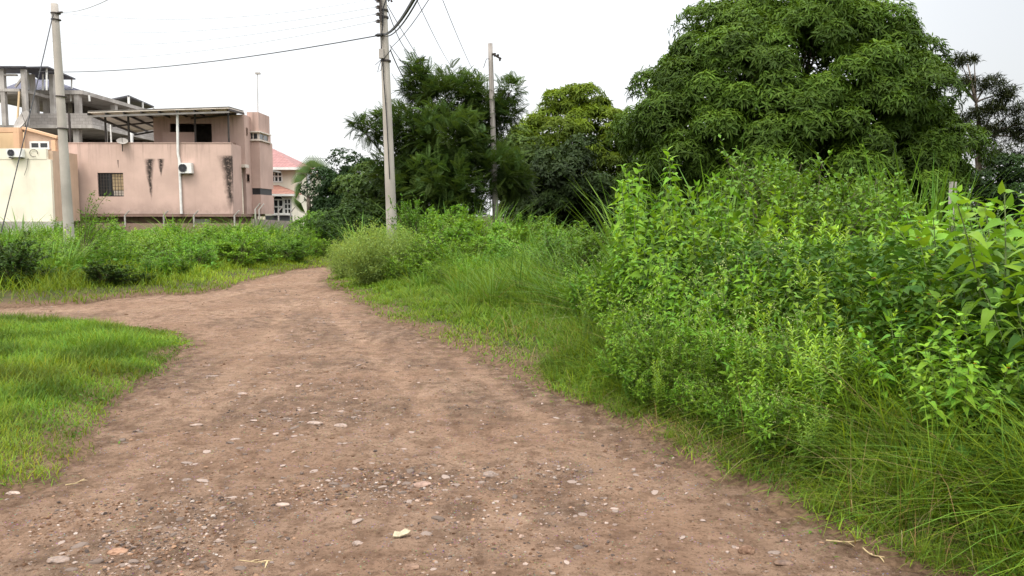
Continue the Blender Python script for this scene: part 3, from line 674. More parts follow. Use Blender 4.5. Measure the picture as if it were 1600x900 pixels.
def spike(seed, h=1.1, stems=6, spread=.25, L=.10, name='spiky_weed', mat=None, dens=.013, asp=.36):
    r = np.random.default_rng(seed); gs, gl = G(), G()
    for s_ in range(stems):
        a = r.uniform(0, 6.28); sp_ = spread * r.uniform(.1, 1); hh = h * r.uniform(.55, 1) if s_ else h
        p = bez((r.uniform(-.08, .08), r.uniform(-.08, .08), 0), (cos(a) * sp_ * .5, sin(a) * sp_ * .5, hh * .5), (cos(a) * sp_, sin(a) * sp_, hh), 9)
        gs.tube(p, .006, .002, 4, cap=False); k = int(hh / dens); t_ = np.linspace(.12, 1, k)
        b = np.stack([np.interp(t_ * 8, np.arange(9), p[:, c]) for c in range(3)], 1); az = np.arange(k) * 2.4 + r.uniform(-.3, .3, k); el = .3 + .75 * t_ ** 2 + r.uniform(-.25, .25, k)
        d = np.stack([np.cos(az) * np.cos(el), np.sin(az) * np.cos(el), np.sin(el)], 1); ll = L * (1.1 - .55 * t_ ** 2) * r.uniform(.7, 1.2, k)
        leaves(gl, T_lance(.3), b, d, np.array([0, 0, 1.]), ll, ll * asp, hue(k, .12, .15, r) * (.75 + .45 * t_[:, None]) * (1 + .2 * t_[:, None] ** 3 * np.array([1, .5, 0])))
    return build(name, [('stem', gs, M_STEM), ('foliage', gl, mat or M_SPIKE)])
def clump(seed, h=1.3, n_=140, w=.022, spread=.22, lean=.35, name='grass_clump', mat=None, droop=(.3, 1.1), dead=.1):
    r = np.random.default_rng(seed); gl, gd = G(), G(); a = r.uniform(0, 6.28, n_); l = np.abs(r.normal(0, lean, n_)) + .04
    d = np.stack([np.cos(a) * l, np.sin(a) * l, np.ones(n_)], 1); rr = spread * r.random(n_) ** .6
    pos = np.stack([np.cos(a) * rr, np.sin(a) * rr, np.zeros(n_)], 1); H = h * r.uniform(.45, 1.15, n_); k = r.integers(0, 3, n_); tt = hue(n_, .15, .22, r); dd = r.random(n_) < dead
    for i, dv in enumerate(np.linspace(droop[0], droop[1], 3)):
        m = (k == i) & ~dd; leaves(gl, T_blade(dv), pos[m], d[m], np.array([0, 0, 1.]), H[m], w * r.uniform(.6, 1.2, m.sum()), tt[m])
    leaves(gd, T_blade(1.5), pos[dd], d[dd], np.array([0, 0, 1.]), H[dd] * .8, w * .6, tt[dd])
    return build(name, [('blades', gl, mat or M_CANE), ('dead_blades', gd, M_DRY)])
def feathery(seed, h=1.5, w=1.5, n_=190, name='feathery_bush', mat=None):
    r = np.random.default_rng(seed); gs, gl = G(), G()
    for s_ in range(n_):
        u = nrm(r.normal(size=3)); rad = r.uniform(.7, 1.05); tip = np.array([u[0] * rad * w / 2, u[1] * rad * w / 2, h * .52 + u[2] * rad * h * .48])
        p = bez((0, 0, 0), (tip[0] * .4, tip[1] * .4, tip[2] * .8), tip, 8); gs.tube(p, .004, .0015, 3, cap=False); k = 62
        t_ = .4 + .6 * r.random(k); b = np.stack([np.interp(t_ * 7, np.arange(8), p[:, c]) for c in range(3)], 1) + r.normal(size=(k, 3)) * .07
        leaves(gl, T_six(.2), b, nrm(r.normal(size=(k, 3)) + (0, 0, .6)), nrm(r.normal(size=(k, 3)) + (0, 0, 1)), r.uniform(.035, .085, k), r.uniform(.010, .022, k), hue(k, .1, .2, r))
    return build(name, [('stem', gs, M_STEM), ('foliage', gl, mat or M_FEATH)])
def sit(o, x, y, s_=1., rz=None, sz=None, sink=.02):
    o.location = (x, y, H1(x, y) - sink); o.rotation_euler = (rng.uniform(-.13, .13), rng.uniform(-.13, .13), rng.uniform(0, 6.28) if rz is None else rz); o.scale = (s_, s_, sz or s_); return o
class Kind:
    """prototype variants of one kind; the first use of each takes the prototype itself"""
    def __init__(s, protos, hs): s.p = protos; s.h = hs; s.u = [False] * len(protos); s.i = 0
    def put(s, px, Y, top=None, h=None, label='', cat='weed', group=None, wide=1., var=None, rz=None):
        i = s.i % len(s.p) if var is None else var; s.i += 1
        src = s.p[i]; o = copy_tree(src) if s.u[i] else src; s.u[i] = True
        x = XX(px, Y, 400); hh = h if h is not None else ZZ(top, Y) - H1(x, Y); k = max(.15, hh / s.h[i])
        sit(o, x, Y, k * wide, rz, k); tag(o, label, cat, group); return o
KB = Kind([broad_weed(1, 1.6), broad_weed(2, 1.6, stems=9, spread=.6), broad_weed(3, 1.6, stems=6, spread=.35, L=.15), broad_weed(4, 1.6, stems=8, spread=.5, yel=.5)], [1.6] * 4)
KM = Kind([broad_weed(11 + i, 1.9, stems=9, spread=.5, L=.15, asp=.6, gap=.075, mat=M_MID, name='leafy_weed', start=.15) for i in range(3)], [1.9] * 3)
KT = Kind([broad_weed(21, 2.4, stems=4, spread=.3, L=.17, asp=.55, gap=.075, mat=M_BROAD, name='tall_leafy_weed', start=.1)], [2.4])
KS = Kind([shrub(31 + i, 2.4, 2.2, .095, .6, 60, 11, 8, name='shrub') for i in range(3)], [2.4] * 3)
KD = Kind([shrub(41 + i, 1.5, 1.8, .085, .62, 70, 12, 8, name='dark_bush', mat=M_DARKS, low=.02) for i in range(2)], [1.5] * 2)
KH = Kind([herb(51 + i, 1.3, stems=10 + i, spread=.5) for i in range(3)], [1.3] * 3)
KP = Kind([spike(61 + i, 1.2, stems=6 + i) for i in range(3)], [1.2] * 3)
KC = Kind([clump(71, 1.4), clump(72, 1.4, 170, .02, .25, .45, dead=.16), clump(73, 1.4, 120, .026, .2, .3)], [1.25] * 3)
KCANE = Kind([clump(81, 2.2, 70, .035, .3, .16, name='tall_cane_grass', droop=(.08, .5), dead=.05), clump(82, 2.2, 60, .03, .25, .2, name='tall_cane_grass', droop=(.1, .7), dead=.04)], [2.1] * 2)
KF = Kind([feathery(91), feathery(92)], [1.5] * 2)
KG = Kind([shrub(95 + i, 1.2, 1.6, .08, .5, 50, 10, 8, name='green_bush', mat=M_MID, low=.0) for i in range(3)], [1.2] * 3)

# --- right thicket, individual plants named by what singles them out
KB.put(1492, 4.55, 592, label='young broad-leaved weed with large pale leaves, lowest of the right thicket, above the straw-coloured grass', wide=.75, var=2, rz=1.)
KB.put(1572, 5.3, 300, label='tallest bright broad-leaved weed filling the right edge of the photo', wide=1.05, var=1)
KB.put(1500, 5.7, 365, label='bright broad-leaved weed left of the tallest one at the right edge', var=3)
KB.put(1640, 4.6, 430, label='broad-leaved weed cut off by the right edge, in front of the tallest one', var=0)
KT.put(1068, 10.2, 232, label='tall pale green leafy weed sticking up alone against the dark mango tree', wide=.9)
KS.put(1290, 11.6, 205, label='tall mid-green shrub in front of the big mango tree, with a pointed top', var=0, cat='shrub', wide=.95)
KS.put(1215, 11.0, 262, label='rounded shrub just left of the pointed shrub under the mango tree', var=1, cat='shrub', wide=.85)
KS.put(1350, 12.2, 268, label='rounded shrub just right of the pointed shrub under the mango tree', var=2, cat='shrub', wide=.85)
KB.put(1545, 9.2, 288, label='bright broad-leaved weed rising behind the right edge plants below the casuarina', var=0, wide=1.2)
KS.put(902, 13.2, 350, label='dark glossy low bush between the bright grass and the pale wall', var=0, cat='bush', wide=1.)
KS.put(868, 15.0, 352, label='small dark bush left of the dark glossy low bush', var=1, cat='bush', wide=.9)
for px, Y, top in [(1425, 5.15, 500), (1470, 5.05, 480), (1540, 4.6, 560), (1380, 6.6, 420), (1350, 6.9, 405), (1620, 4.3, 560), (1450, 5.9, 420), (1560, 5.6, 400), (1610, 5.2, 430), (1400, 5.9, 440), (1430, 6.4, 392), (1478, 6.9, 345), (1535, 7.3, 318), (1590, 6.7, 330), (1440, 8.0, 345), (1500, 8.4, 315), (1600, 8.2, 296), (1660, 6.0, 330), (1455, 5.6, 452), (1530, 4.95, 470), (1585, 4.6, 520), (1400, 7.4, 372), (1660, 8.5, 300), (1420, 9.6, 318), (1480, 10.5, 300), (1610, 10, 290)]:
    KB.put(px, Y, top, label='bright green broad-leaved weed in the mass at the right edge', group='broad-leaved weeds massed at the right edge')
for px, Y, top in [(962, 11.2, 285), (990, 10.6, 268), (1015, 11.4, 262), (1040, 9.9, 300), (1095, 10.6, 268), (1120, 9.7, 290), (1000, 9.2, 330), (1060, 8.9, 325), (1140, 9.0, 318), (1180, 9.9, 300), (1230, 9.2, 318), (970, 10.0, 330), (1290, 9.4, 322), (1340, 9.2, 330), (1390, 10.2, 312), (1100, 8.2, 350), (1020, 8.4, 360), (980, 8.6, 395), (1050, 7.6, 400), (1150, 7.3, 400), (1210, 7.2, 385), (1270, 7.5, 370), (1320, 7.0, 385), (1375, 7.9, 350), (1085, 7.0, 440), (1180, 6.6, 440), (1290, 6.2, 440)]:
    KM.put(px, Y, top - 8, label='mid-green leafy weed in the left half of the right-hand thicket', group='leafy weeds in the right-hand thicket', wide=.9)
for px, Y, top in [(965, 7.2, 520), (990, 6.95, 545), (1015, 6.6, 560), (1045, 6.35, 570), (1080, 6.05, 575), (1115, 5.8, 585), (1150, 5.55, 590), (1190, 5.35, 600), (1235, 5.15, 600), (1280, 5.0, 590), (1010, 6.9, 480), (1060, 6.6, 470), (1120, 6.3, 455), (1170, 6.0, 465), (1210, 5.75, 480), (1260, 5.55, 470), (985, 7.6, 455), (1015, 7.9, 420), (1050, 7.2, 440), (1075, 7.8, 395), (1110, 7.1, 420), (1140, 7.7, 375), (1165, 6.9, 430), (1200, 7.5, 372), (1225, 6.8, 415), (1250, 7.4, 382), (1000, 7.0, 520), (1040, 6.6, 535), (1085, 6.4, 520), (1130, 6.2, 505), (1175, 6.0, 520), (1225, 5.8, 500), (1270, 6.2, 470), (960, 8.3, 470), (1180, 8.3, 348), (1010, 6.5, 575), (1100, 5.95, 580), (1300, 5.6, 500), (1340, 6.0, 470)]:
    KH.put(px, Y, top, label='fine-leaved herb with sprays of tiny white flowers in the front of the thicket', cat='herb', group='white-flowered herbs along the front of the thicket')
for px, Y, top in [(1040, 6.45, 520), (1100, 6.1, 505), (1160, 5.75, 520), (1205, 5.5, 515), (1250, 5.3, 520), (1300, 5.15, 500), (1345, 5.2, 470), (1120, 6.4, 480), (1155, 6.9, 452), (1235, 6.3, 455), (1295, 6.7, 395), (1270, 7.0, 405), (1330, 6.6, 415), (1375, 6.9, 385), (1350, 7.6, 355), (1310, 7.9, 350), (1190, 6.5, 470), (1400, 6.1, 425), (1365, 5.7, 480), (1415, 5.5, 500), (1260, 8.2, 335), (1220, 8.4, 340), (1085, 7.0, 460)]:
    KP.put(px, Y, top, label='upright pale green weed with narrow leaves up its stems', cat='weed', group='upright narrow-leaved weeds in the thicket')
for px, Y, top in [(1395, 12.6, 255), (1425, 12.9, 240), (1455, 12.4, 258), (1480, 13.2, 252), (1370, 13.4, 262), (1410, 13.8, 250), (1140, 12.5, 240), (1118, 12.9, 262)  , (1005, 12.6, 275), (1035, 12.8, 270)]:
    KCANE.put(px, Y, top, label='tall upright cane grass standing at the foot of the mango tree', cat='grass clump', group='cane grass clumps below the mango tree')
# --- middle verge
KC.put(768, 13.2, 405, label='arching coarse grass clump with whitish blades in the middle of the verge', cat='grass clump', var=1)
KC.put(862, 14.4, 385, label='upright green grass clump right of the coarse whitish clump', cat='grass clump', var=2)
KC.put(1035, 6.9, 480, label='arching grass clump with long pale blades at the left foot of the thicket', cat='grass clump', var=0, wide=.8)
for px, Y, top in [(800, 15.5, 392), (830, 17, 372), (895, 15.2, 385), (930, 14.5, 380), (740, 17.0, 385), (905, 17.5, 362), (955, 12.8, 395), (850, 19, 352), (985, 11.8, 390), (700, 19.5, 375), (790, 21, 345), (825, 22, 342)]:
    KC.put(px, Y, top, label='bright green grass clump on the verge below the dark trees', cat='grass clump', group='grass clumps on the middle verge', wide=1.2)
KF.put(572, 18.3, 345, label='pale yellow-green feathery bush bulging over the bend of the road', cat='bush', var=0, wide=1.15)
KF.put(628, 18.9, 350, label='feathery bush joined to the right of the pale one at the bend', cat='bush', var=1, wide=1.0)
KF.put(540, 20.5, 372, label='low pale feathery bush behind the bend of the road', cat='bush', var=1, wide=1.2)
KS.put(645, 21.0, 308, label='dark green bush standing right against the central concrete pole', cat='bush', var=1, wide=.8)
for px, Y, top in [(690, 20.0, 345), (725, 20.5, 338), (760, 21.2, 335), (668, 19.4, 362), (708, 22.5, 328), (745, 23.0, 325), (690, 24, 325), (655, 23.5, 330), (800, 24, 335), (770, 19.4, 360), (735, 18.7, 368), (600, 24, 345), (840, 25, 338), (880, 21, 345), (920, 19, 350)]:
    KG.put(px, Y, top, label='leafy green bush in the growth right of the central pole', cat='bush', group='green bushes right of the central pole', wide=1.1)
for px, Y, top in [(670, 22, 318), (700, 25, 312), (735, 24, 318), (775, 25, 318), (810, 23, 330), (640, 26, 322), (755, 26.5, 315), (590, 27, 330), (565, 26, 338), (860, 26, 330)]:
    KCANE.put(px, Y, top, label='tall cane grass in front of the pinnate-leaved tree', cat='grass clump', group='cane grass below the pinnate-leaved tree', wide=1.3)

# tufts and dead stalks at the foot of the thicket
KTU = Kind([clump(171, .55, 110, .007, .14, .5, name='grass_tuft', mat=M_GRASS, droop=(.2, 1.2), dead=.12), clump(172, .55, 80, .008, .12, .4, name='grass_tuft', mat=M_GRASS, droop=(.2, 1.0), dead=.06), clump(173, .55, 90, .006, .16, .65, name='grass_tuft', mat=M_GRASS, droop=(.5, 1.6), dead=.25)], [.5] * 3)
KDR = Kind([clump(181, 1., 16, .008, .12, .35, name='dry_stalk_tuft', mat=M_DRY, droop=(.2, 1.4), dead=0), clump(182, 1., 11, .007, .1, .5, name='dry_stalk_tuft', mat=M_DRY, droop=(.1, 1.2), dead=0)], [.9] * 2)
rt = np.random.default_rng(77); nt = 0
while nt < 90:
    px = rt.uniform(900, 1640); Y = rt.uniform(3.4, 7.2); x = XX(px, Y, 600); d_ = -road_sd(np.array([x]), np.array([Y]))[0]
    if d_ < .03 or d_ > 1.7 or x < -1: continue
    if nt % 5 == 4: KDR.put(px, Y, h=rt.uniform(.3, .75) * min(1, .5 + d_), label='dry straw-coloured stalks standing in the grass at the foot of the thicket', cat='dry grass', group='dry stalks at the foot of the right thicket')
    else: KTU.put(px, Y, h=rt.uniform(.2, .55) * min(1., .45 + .6 * d_), label='green grass tuft at the foot of the right thicket', cat='grass tuft', group='grass tufts at the foot of the right thicket')
    nt += 1
nt = 0
while nt < 70:
    px = rt.uniform(955, 1640); Y = rt.uniform(3.9, 7.6); x = XX(px, Y, 600); d_ = -road_sd(np.array([x]), np.array([Y]))[0]
    if px < 1330:
        if not .22 < d_ < 1.0: continue
        K_, lab, grp = ((KH, 'low fine-leaved herb at the very foot of the thicket beside the road', 'low herbs at the foot of the thicket'), (KP, 'low upright narrow-leaved weed at the foot of the thicket beside the road', 'low upright weeds at the foot of the thicket'), (KM, 'low leafy weed at the foot of the thicket beside the road', 'low leafy weeds at the foot of the thicket'))[nt % 3]
        K_.put(px, Y, h=rt.uniform(.3, .75) * (.6 + .5 * d_), label=lab, cat='weed', group=grp, wide=1.1)
    else:
        if not 1.0 < d_ < 1.7: continue
        KM.put(px, Y, h=rt.uniform(.4, .8), label='low leafy weed in the tall grass at the lower right', cat='weed', group='low leafy weeds in the lower right grass', wide=1.1)
    nt += 1
nt = 0
while nt < 60:
    px = rt.uniform(545, 960); Y = rt.uniform(7.5, 19); x = XX(px, Y, 450); d_ = -road_sd(np.array([x]), np.array([Y]))[0]
    if d_ < .05 or d_ > 2.6 or x > .2 * Y: continue
    KTU.put(px, Y, h=rt.uniform(.14, .42) * min(1.5, .5 + .6 * d_), label='small grass tuft on the mown-looking verge right of the road', cat='grass tuft', group='grass tufts on the verge right of the road', wide=1.2); nt += 1
for px, Y, top in [(660, 18.4, 352), (690, 18.6, 350), (640, 17.6, 385), (668, 17.0, 392), (705, 17.6, 378), (610, 18.0, 392), (735, 16.4, 395), (690, 16.2, 405), (830, 16.0, 372), (925, 15.8, 352), (880, 17.5, 345), (780, 18.4, 352)]:
    KH.put(px, Y, top, label='fine-leaved herb in front of the bushes right of the bend', cat='herb', group='herbs in front of the bushes right of the bend', wide=1.3)
for px, Y, top in [(715, 14.6, 425), (735, 15.2, 408), (810, 13.6, 402), (835, 14.0, 395), (890, 13.4, 388), (920, 13.9, 372), (945, 12.4, 385), (905, 12.0, 405), (965, 11.0, 400), (870, 12.6, 412), (930, 11.2, 420), (985, 10.2, 420), (660, 16.4, 418)]:
    KC.put(px, Y, top, label='bright green grass clump on the verge below the dark trees', cat='grass clump', group='grass clumps on the middle verge', wide=1.15)

for K_, px, Y, top in [(KM, 945, 8.8, 425), (KH, 925, 9.4, 445), (KM, 908, 10.2, 418), (KM, 942, 9.8, 385), (KH, 915, 10.8, 400), (KH, 890, 11.2, 428), (KH, 932, 8.3, 505), (KM, 955, 7.9, 470), (KH, 945, 7.5, 545), (KP, 930, 9.0, 450)]:
    K_.put(px, Y, top, label='lower weed stepping down at the left end of the right thicket', cat='weed', group='lower weeds at the left end of the thicket', wide=1.1)
# --- left field
KD.put(20, 16.9, 368, label='dark green bush at the left edge beside the branch road', cat='bush', var=0, wide=1.15)
KD.put(-35, 16.6, 380, label='dark bush cut by the left edge beside the branch road', cat='bush', var=1)
KD.put(165, 17.3, 408, label='low dark spreading bush on the bank of the branch road', cat='bush', var=1, wide=1.9)
KD.put(222, 17.8, 424, label='low dark bush right of the spreading one on the branch road bank', cat='bush', var=0, wide=2.0)
KCANE.put(100, 18.8, 360, label='coarse cane grass growing round the foot of the left pole', cat='grass clump', var=1, wide=1.6)
KCANE.put(75, 18.4, 372, label='coarse cane grass between the dark bush and the left pole', cat='grass clump', var=0, wide=1.6)
r9 = np.random.default_rng(5)
def field(K, n_, px0, px1, y0, y1, h0, h1, label, cat, group, wide=1.2):
    k = 0
    while k < n_:
        Y = r9.uniform(y0, y1); px = r9.uniform(px0, px1); x = XX(px, Y, 400)
        if road_sd(np.array([x]), np.array([Y]))[0] > -1.1: continue
        K.put(px, Y, h=r9.uniform(h0, h1), label=label, cat=cat, group=group, wide=wide); k += 1
field(KG, 60, 40, 520, 21.5, 42, .45, 1.2, 'leafy green bush in the weedy field before the houses', 'bush', 'green bushes in the field before the houses', 1.25)
field(KH, 120, -10, 490, 18.3, 38, .5, 1.1, 'fine-leaved herb in the weedy field left of the road', 'herb', 'herbs in the field left of the road', 1.5)
field(KP, 60, 60, 490, 19, 38, .5, 1.2, 'pale upright weed in the weedy field left of the road', 'weed', 'pale upright weeds in the field left of the road', 1.6)
field(KCANE, 30, 225, 440, 37, 42.5, .9, 1.5, 'dark tall grass along the wall of the pink house', 'grass clump', 'tall grass along the wall of the pink house', 2.)
field(KM, 30, 60, 500, 22, 40, .8, 1.5, 'mid-green leafy weed in the field before the houses', 'weed', 'leafy weeds in the field before the houses', 1.2)
field(KC, 24, -10, 500, 18, 38, .4, .8, 'green grass clump in the weedy field left of the road', 'grass clump', 'grass clumps in the field left of the road', 1.6)
field(KCANE, 12, -5, 95, 24, 38, 1., 1.5, 'tall grass before the cream house at the left', 'grass clump', 'tall grass before the cream house', 2.)

# ------------------------------------------------------------------ trees
n = N('tree_bark'); v = n.map((3, 3, .6)); a = n.noise(14, 5, v=v)
M_BARK = n.done(n.bsdf(n.mix(n.step(a, .3, .7), (.05, .038, .028), (.16, .13, .10)), .9, .2, n.bump(a, .8, .03)))
M_MANGO = leafmat('mango_leaf', (.060, .112, .012), transl=.2, rough=.55, spec=.10, vary=0)
M_MANGO2 = leafmat('flush_mango_leaf', (.068, .108, .012), transl=.25, rough=.55, spec=.10, vary=0)
M_DARKT = leafmat('shaded_mango_leaf', (.026, .046, .012), transl=.16, rough=.6, spec=.10, vary=0)
M_PINN = leafmat('pinnate_leaf', (.066, .112, .026), transl=.26, rough=.5, spec=.10, vary=0)
M_CASU = leafmat('casuarina_spray', (.042, .054, .024), transl=.12, rough=.6, spec=.10, vary=0)
def limbs(g, base, ends, r0, r=rng, mid=.55):
    for e in ends:
        e = np.array(e); b = np.array(base) + r.normal(size=3) * .06; d = e - b
        p = bez(b, b + d * (.35, .35, mid) + r.normal(size=3) * .25, e, 9); g.tube(p, r0 * r.uniform(.5, .9), .02, 6, cap=False)
def rosettes(g, P, A, nl, L, asp, T, r, tint, spreadang=(.9, 1.45), tiltdn=.25):
    """fans of leaves round axis A at every point P"""
    n_ = len(P); A = nrm(A); ref = nrm(np.cross(A, rdir(n_, r))); w = np.cross(A, ref)
    for k in range(nl):
        az = 2 * pi * k / nl + r.uniform(-.35, .35, n_); el = r.uniform(*spreadang, n_)
        d = A * np.cos(el)[:, None] + (ref * np.cos(az)[:, None] + w * np.sin(az)[:, None]) * np.sin(el)[:, None]; d[:, 2] -= tiltdn
        ll = L * r.uniform(.45, 1.25, n_); leaves(g, T, P + .12 * L * r.normal(size=(n_, 3)), d + .22 * r.normal(size=(n_, 3)), A + .4 * r.normal(size=(n_, 3)), ll, ll * asp, tint * hue(n_, .08, .16, r))
def clump_crown(seed, c, rad, nclump, rc, nros, L, asp, mat_tint=None, nl=8, zmin=-.35, flat=.75, T=None, rearcut=.35, tiltdn=.25, fill=2500, tipglow=.25, shell=(.80, 1.0)):
    """dome of leaf clumps: each clump a cap of drooping leaf rosettes, gaps between the caps, a thin dark inside"""
    r = np.random.default_rng(seed); g = G(); T = T or T_lance(.3, .05); tips = []
    c = np.array(c, float); rad = np.array(rad, float); k = 0; tries = 0; cs = []
    while k < nclump and tries < 20000:
        tries += 1; u = nrm(r.normal(size=3))
        if u[2] < zmin or (u[1] > .3 and r.random() < rearcut): continue
        p = c + u * rad * r.uniform(*shell)
        if any(np.linalg.norm((p - q) * (1, 1, 1.3)) < rc * .72 for q in cs): continue
        cs.append(p); k += 1; s_ = rc * r.choice([.6, .8, 1., 1.2, 1.5]) * r.uniform(.9, 1.1); tips.append(p)
        v = nrm(r.normal(size=(nros * 2, 3)) + u * .9 + (0, 0, .55)); v = v[(v[:, 2] > -.25)][:nros]
        q = p + v * s_ * np.array([1, 1, flat]) * r.uniform(.78, 1.03, (len(v), 1))
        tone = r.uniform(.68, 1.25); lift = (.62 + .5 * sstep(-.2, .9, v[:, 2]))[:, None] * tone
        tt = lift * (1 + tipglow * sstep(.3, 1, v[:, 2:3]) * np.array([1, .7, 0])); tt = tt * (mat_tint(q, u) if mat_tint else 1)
        rosettes(g, q, v + (0, 0, .35), nl, L, asp, T, r, tt, tiltdn=tiltdn)
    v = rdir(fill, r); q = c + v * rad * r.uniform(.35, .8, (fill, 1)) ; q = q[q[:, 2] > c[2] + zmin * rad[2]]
    rosettes(g, q, rdir(len(q), r) + (0, 0, .5), 4, L * 1.15, asp, T, r, np.full((len(q), 3), .6))  # inner leaves tinted darker, imitating the shade inside the crown
    return g, tips
# the big mango
TY = 29.5; mc = at(1226, 250, TY); mrx = 268 / F * TY
e = empty('mango_tree', (mc[0], TY, H1(mc[0], TY)))
mtop = ZZ(-14, TY); rel = lambda p: np.array(p) - np.array(e.location)
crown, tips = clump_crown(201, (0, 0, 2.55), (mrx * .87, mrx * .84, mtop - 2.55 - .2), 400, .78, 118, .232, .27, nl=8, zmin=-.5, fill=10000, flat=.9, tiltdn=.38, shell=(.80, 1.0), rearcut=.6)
g = G(); g.tube(bez((0, 0, -.2), (.15, 0, 1), (0, .1, 2.3), 8), .42, .30, 10)
limbs(g, (0, .1, 2.1), [t * np.array([.9, .9, .92]) for t in tips[::3]], .16)
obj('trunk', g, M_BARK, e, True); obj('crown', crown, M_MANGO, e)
tag(e, 'huge dome-shaped mango tree with drooping dark leaves behind the right thicket', 'tree')
# mango with yellow-green flush
TY = 44; c2_ = at(900, 262, TY); e = empty('flush_mango_tree', (c2_[0], TY, H1(c2_[0], TY)))
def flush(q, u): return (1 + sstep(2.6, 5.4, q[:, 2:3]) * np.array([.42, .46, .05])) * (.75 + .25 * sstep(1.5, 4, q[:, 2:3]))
top2 = ZZ(138, TY)
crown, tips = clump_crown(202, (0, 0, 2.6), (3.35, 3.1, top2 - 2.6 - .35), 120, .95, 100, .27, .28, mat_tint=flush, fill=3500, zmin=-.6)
g = G(); g.tube(bez((0, 0, -.2), (.1, 0, 1), (0, 0, 2.5), 6), .3, .2, 8); limbs(g, (0, 0, 2.3), [t * .9 for t in tips[::4]], .11)
obj('trunk', g, M_BARK, e, True); obj('crown', crown, M_MANGO2, e)
tag(e, 'rounded mango tree with yellow-green new leaves on top, between two darker trees', 'tree')
# lower lit lobe of the flush mango stands nearer; separate near-black tree, its colour standing for the mango's shaded lower half
TY = 36; c3_ = at(885, 290, TY); e = empty('mango_shaded_half', (c3_[0], TY, H1(c3_[0], TY)))
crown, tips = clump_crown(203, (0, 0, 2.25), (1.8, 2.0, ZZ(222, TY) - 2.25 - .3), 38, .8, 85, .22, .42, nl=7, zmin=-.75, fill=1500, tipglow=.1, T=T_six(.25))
g = G(); g.tube(bez((0, 0, -.2), (-.1, 0, 1), (0, 0, 2.2), 6), .2, .14, 8); limbs(g, (0, 0, 1.8), [t * .9 for t in tips[::3]], .08)
obj('trunk', g, M_BARK, e, True); obj('crown', crown, M_DARKT, e)
tag(e, 'separate nearly black tree standing for the shaded lower half of the yellow-green mango', 'tree')
# pinnate-leaved tree round the middle poles
TY = 30.5; c4_ = at(690, 300, TY); e = empty('pinnate_tree', (c4_[0], TY, H1(c4_[0], TY))); base = np.array(e.location)
gl, gw = G(), G(); r = np.random.default_rng(204); TF = [T_frond(11, .3), T_frond(12, .55), T_frond(10, .15)]; ends = []
LOB = [(700, 150, 48, 0, 120), (655, 135, 30, .3, 60), (640, 205, 45, -.3, 110), (760, 180, 42, .3, 110), (700, 215, 60, -.9, 190), (625, 270, 45, -.2, 110), (775, 262, 48, -.4, 120), (690, 290, 65, -1.1, 200), (740, 235, 50, .8, 120), (800, 285, 30, .1, 60), (665, 250, 50, 1., 110), (578, 205, 22, .2, 22), (560, 195, 10, .2, 9), (800, 140, 18, .1, 20), (795, 175, 18, .2, 24), (648, 105, 12, .2, 12), (605, 185, 16, 0, 20), (735, 140, 24, .2, 40), (720, 320, 50, -.6, 90), (630, 310, 35, .2, 60)]
for px, py, pr, dy, k in LOB:
    k = int(k * (2.3 if pr > 25 else 2.0))
    c_ = at(px, py, TY + dy) - base; rr = pr / F * TY; ends.append(c_)
    v = rdir(k, r); q = c_ + v * rr * r.uniform(.35, 1, (k, 1)) * np.array([1, 1, .85])
    A = nrm(v + (0, 0, .5) + .3 * r.normal(size=(k, 3))); tone = r.uniform(.75, 1.3)
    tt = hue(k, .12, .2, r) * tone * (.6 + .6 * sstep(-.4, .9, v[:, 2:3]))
    for j in range(3):
        d = nrm(A + .75 * r.normal(size=(k, 3))); ll = r.uniform(.26, .56, k)
        leaves(gl, TF[j], q, d, nrm(np.array([0, 0, 1.]) + .25 * r.normal(size=(k, 3))), ll, ll * .95, tt)
gw.tube(bez((0, 0, -.2), (.1, 0, .8), (0, 0, 1.6), 6), .2, .14, 8); limbs(gw, (0, 0, 1.3), ends, .09)
obj('trunk', gw, M_BARK, e, True); obj('crown', gl, M_PINN, e)
tag(e, 'spreading dark green tree with feathery pinnate leaves around the middle pole', 'tree')
# dark bushy trees left of the central pole
def bushy(px, Y, top, wpx, seed, label, name='bushy_tree', mat=None, L=.16, asp=.5, cz=.5):
    x = XX(px, Y, 330); e = empty(name, (x, Y, H1(x, Y))); H = ZZ(top, Y) - e.location.z; w = wpx / F * Y
    crown, tips = clump_crown(seed, (0, 0, H * cz), (w * .44, w * .42, H * (1 - cz) - .2), int(22 + w * H * .9), .62, 60, L, asp, nl=6, zmin=-.85, fill=700, tipglow=.1, T=T_six(.25), tiltdn=.1, rearcut=.6)
    g = G(); g.tube(bez((0, 0, -.2), (.05, 0, H * .2), (0, 0, H * .45), 6), .12, .08, 7); limbs(g, (0, 0, H * .35), [t * .9 for t in tips[::3]], .05)
    obj('trunk', g, M_BARK, e, True); obj('crown', crown, mat or M_DARKT2, e); tag(e, label, 'tree'); return e
M_DARKT2 = leafmat('dark_leaf', (.024, .050, .014), transl=.18, rough=.55, spec=.10, vary=.1)
bushy(545, 38, 240, 105, 211, 'dark bushy tree standing left of the central concrete pole')
bushy(585, 33, 258, 85, 212, 'dark tree right against the left side of the central pole', mat=M_PINN)
bushy(527, 40, 285, 60, 213, 'low dark tree below the palm by the red-roofed house')
bushy(503, 36, 340, 62, 214, 'low bright bush at the end of the road by the grey panel wall', name='green_bush', mat=M_SHRUB, L=.13)
bushy(560, 31, 318, 110, 215, 'dark low bush behind the feathery bush at the bend', name='green_bush', mat=M_DARKS, L=.12)
bushy(655, 40, 255, 130, 216, 'dark shapeless tree behind the pinnate-leaved tree')
bushy(815, 41, 200, 70, 220, 'dark green tree between the wooden pole and the yellow-green mango', mat=M_PINN)
bushy(960, 39, 280, 90, 217, 'dark undergrowth tree left of the big mango')
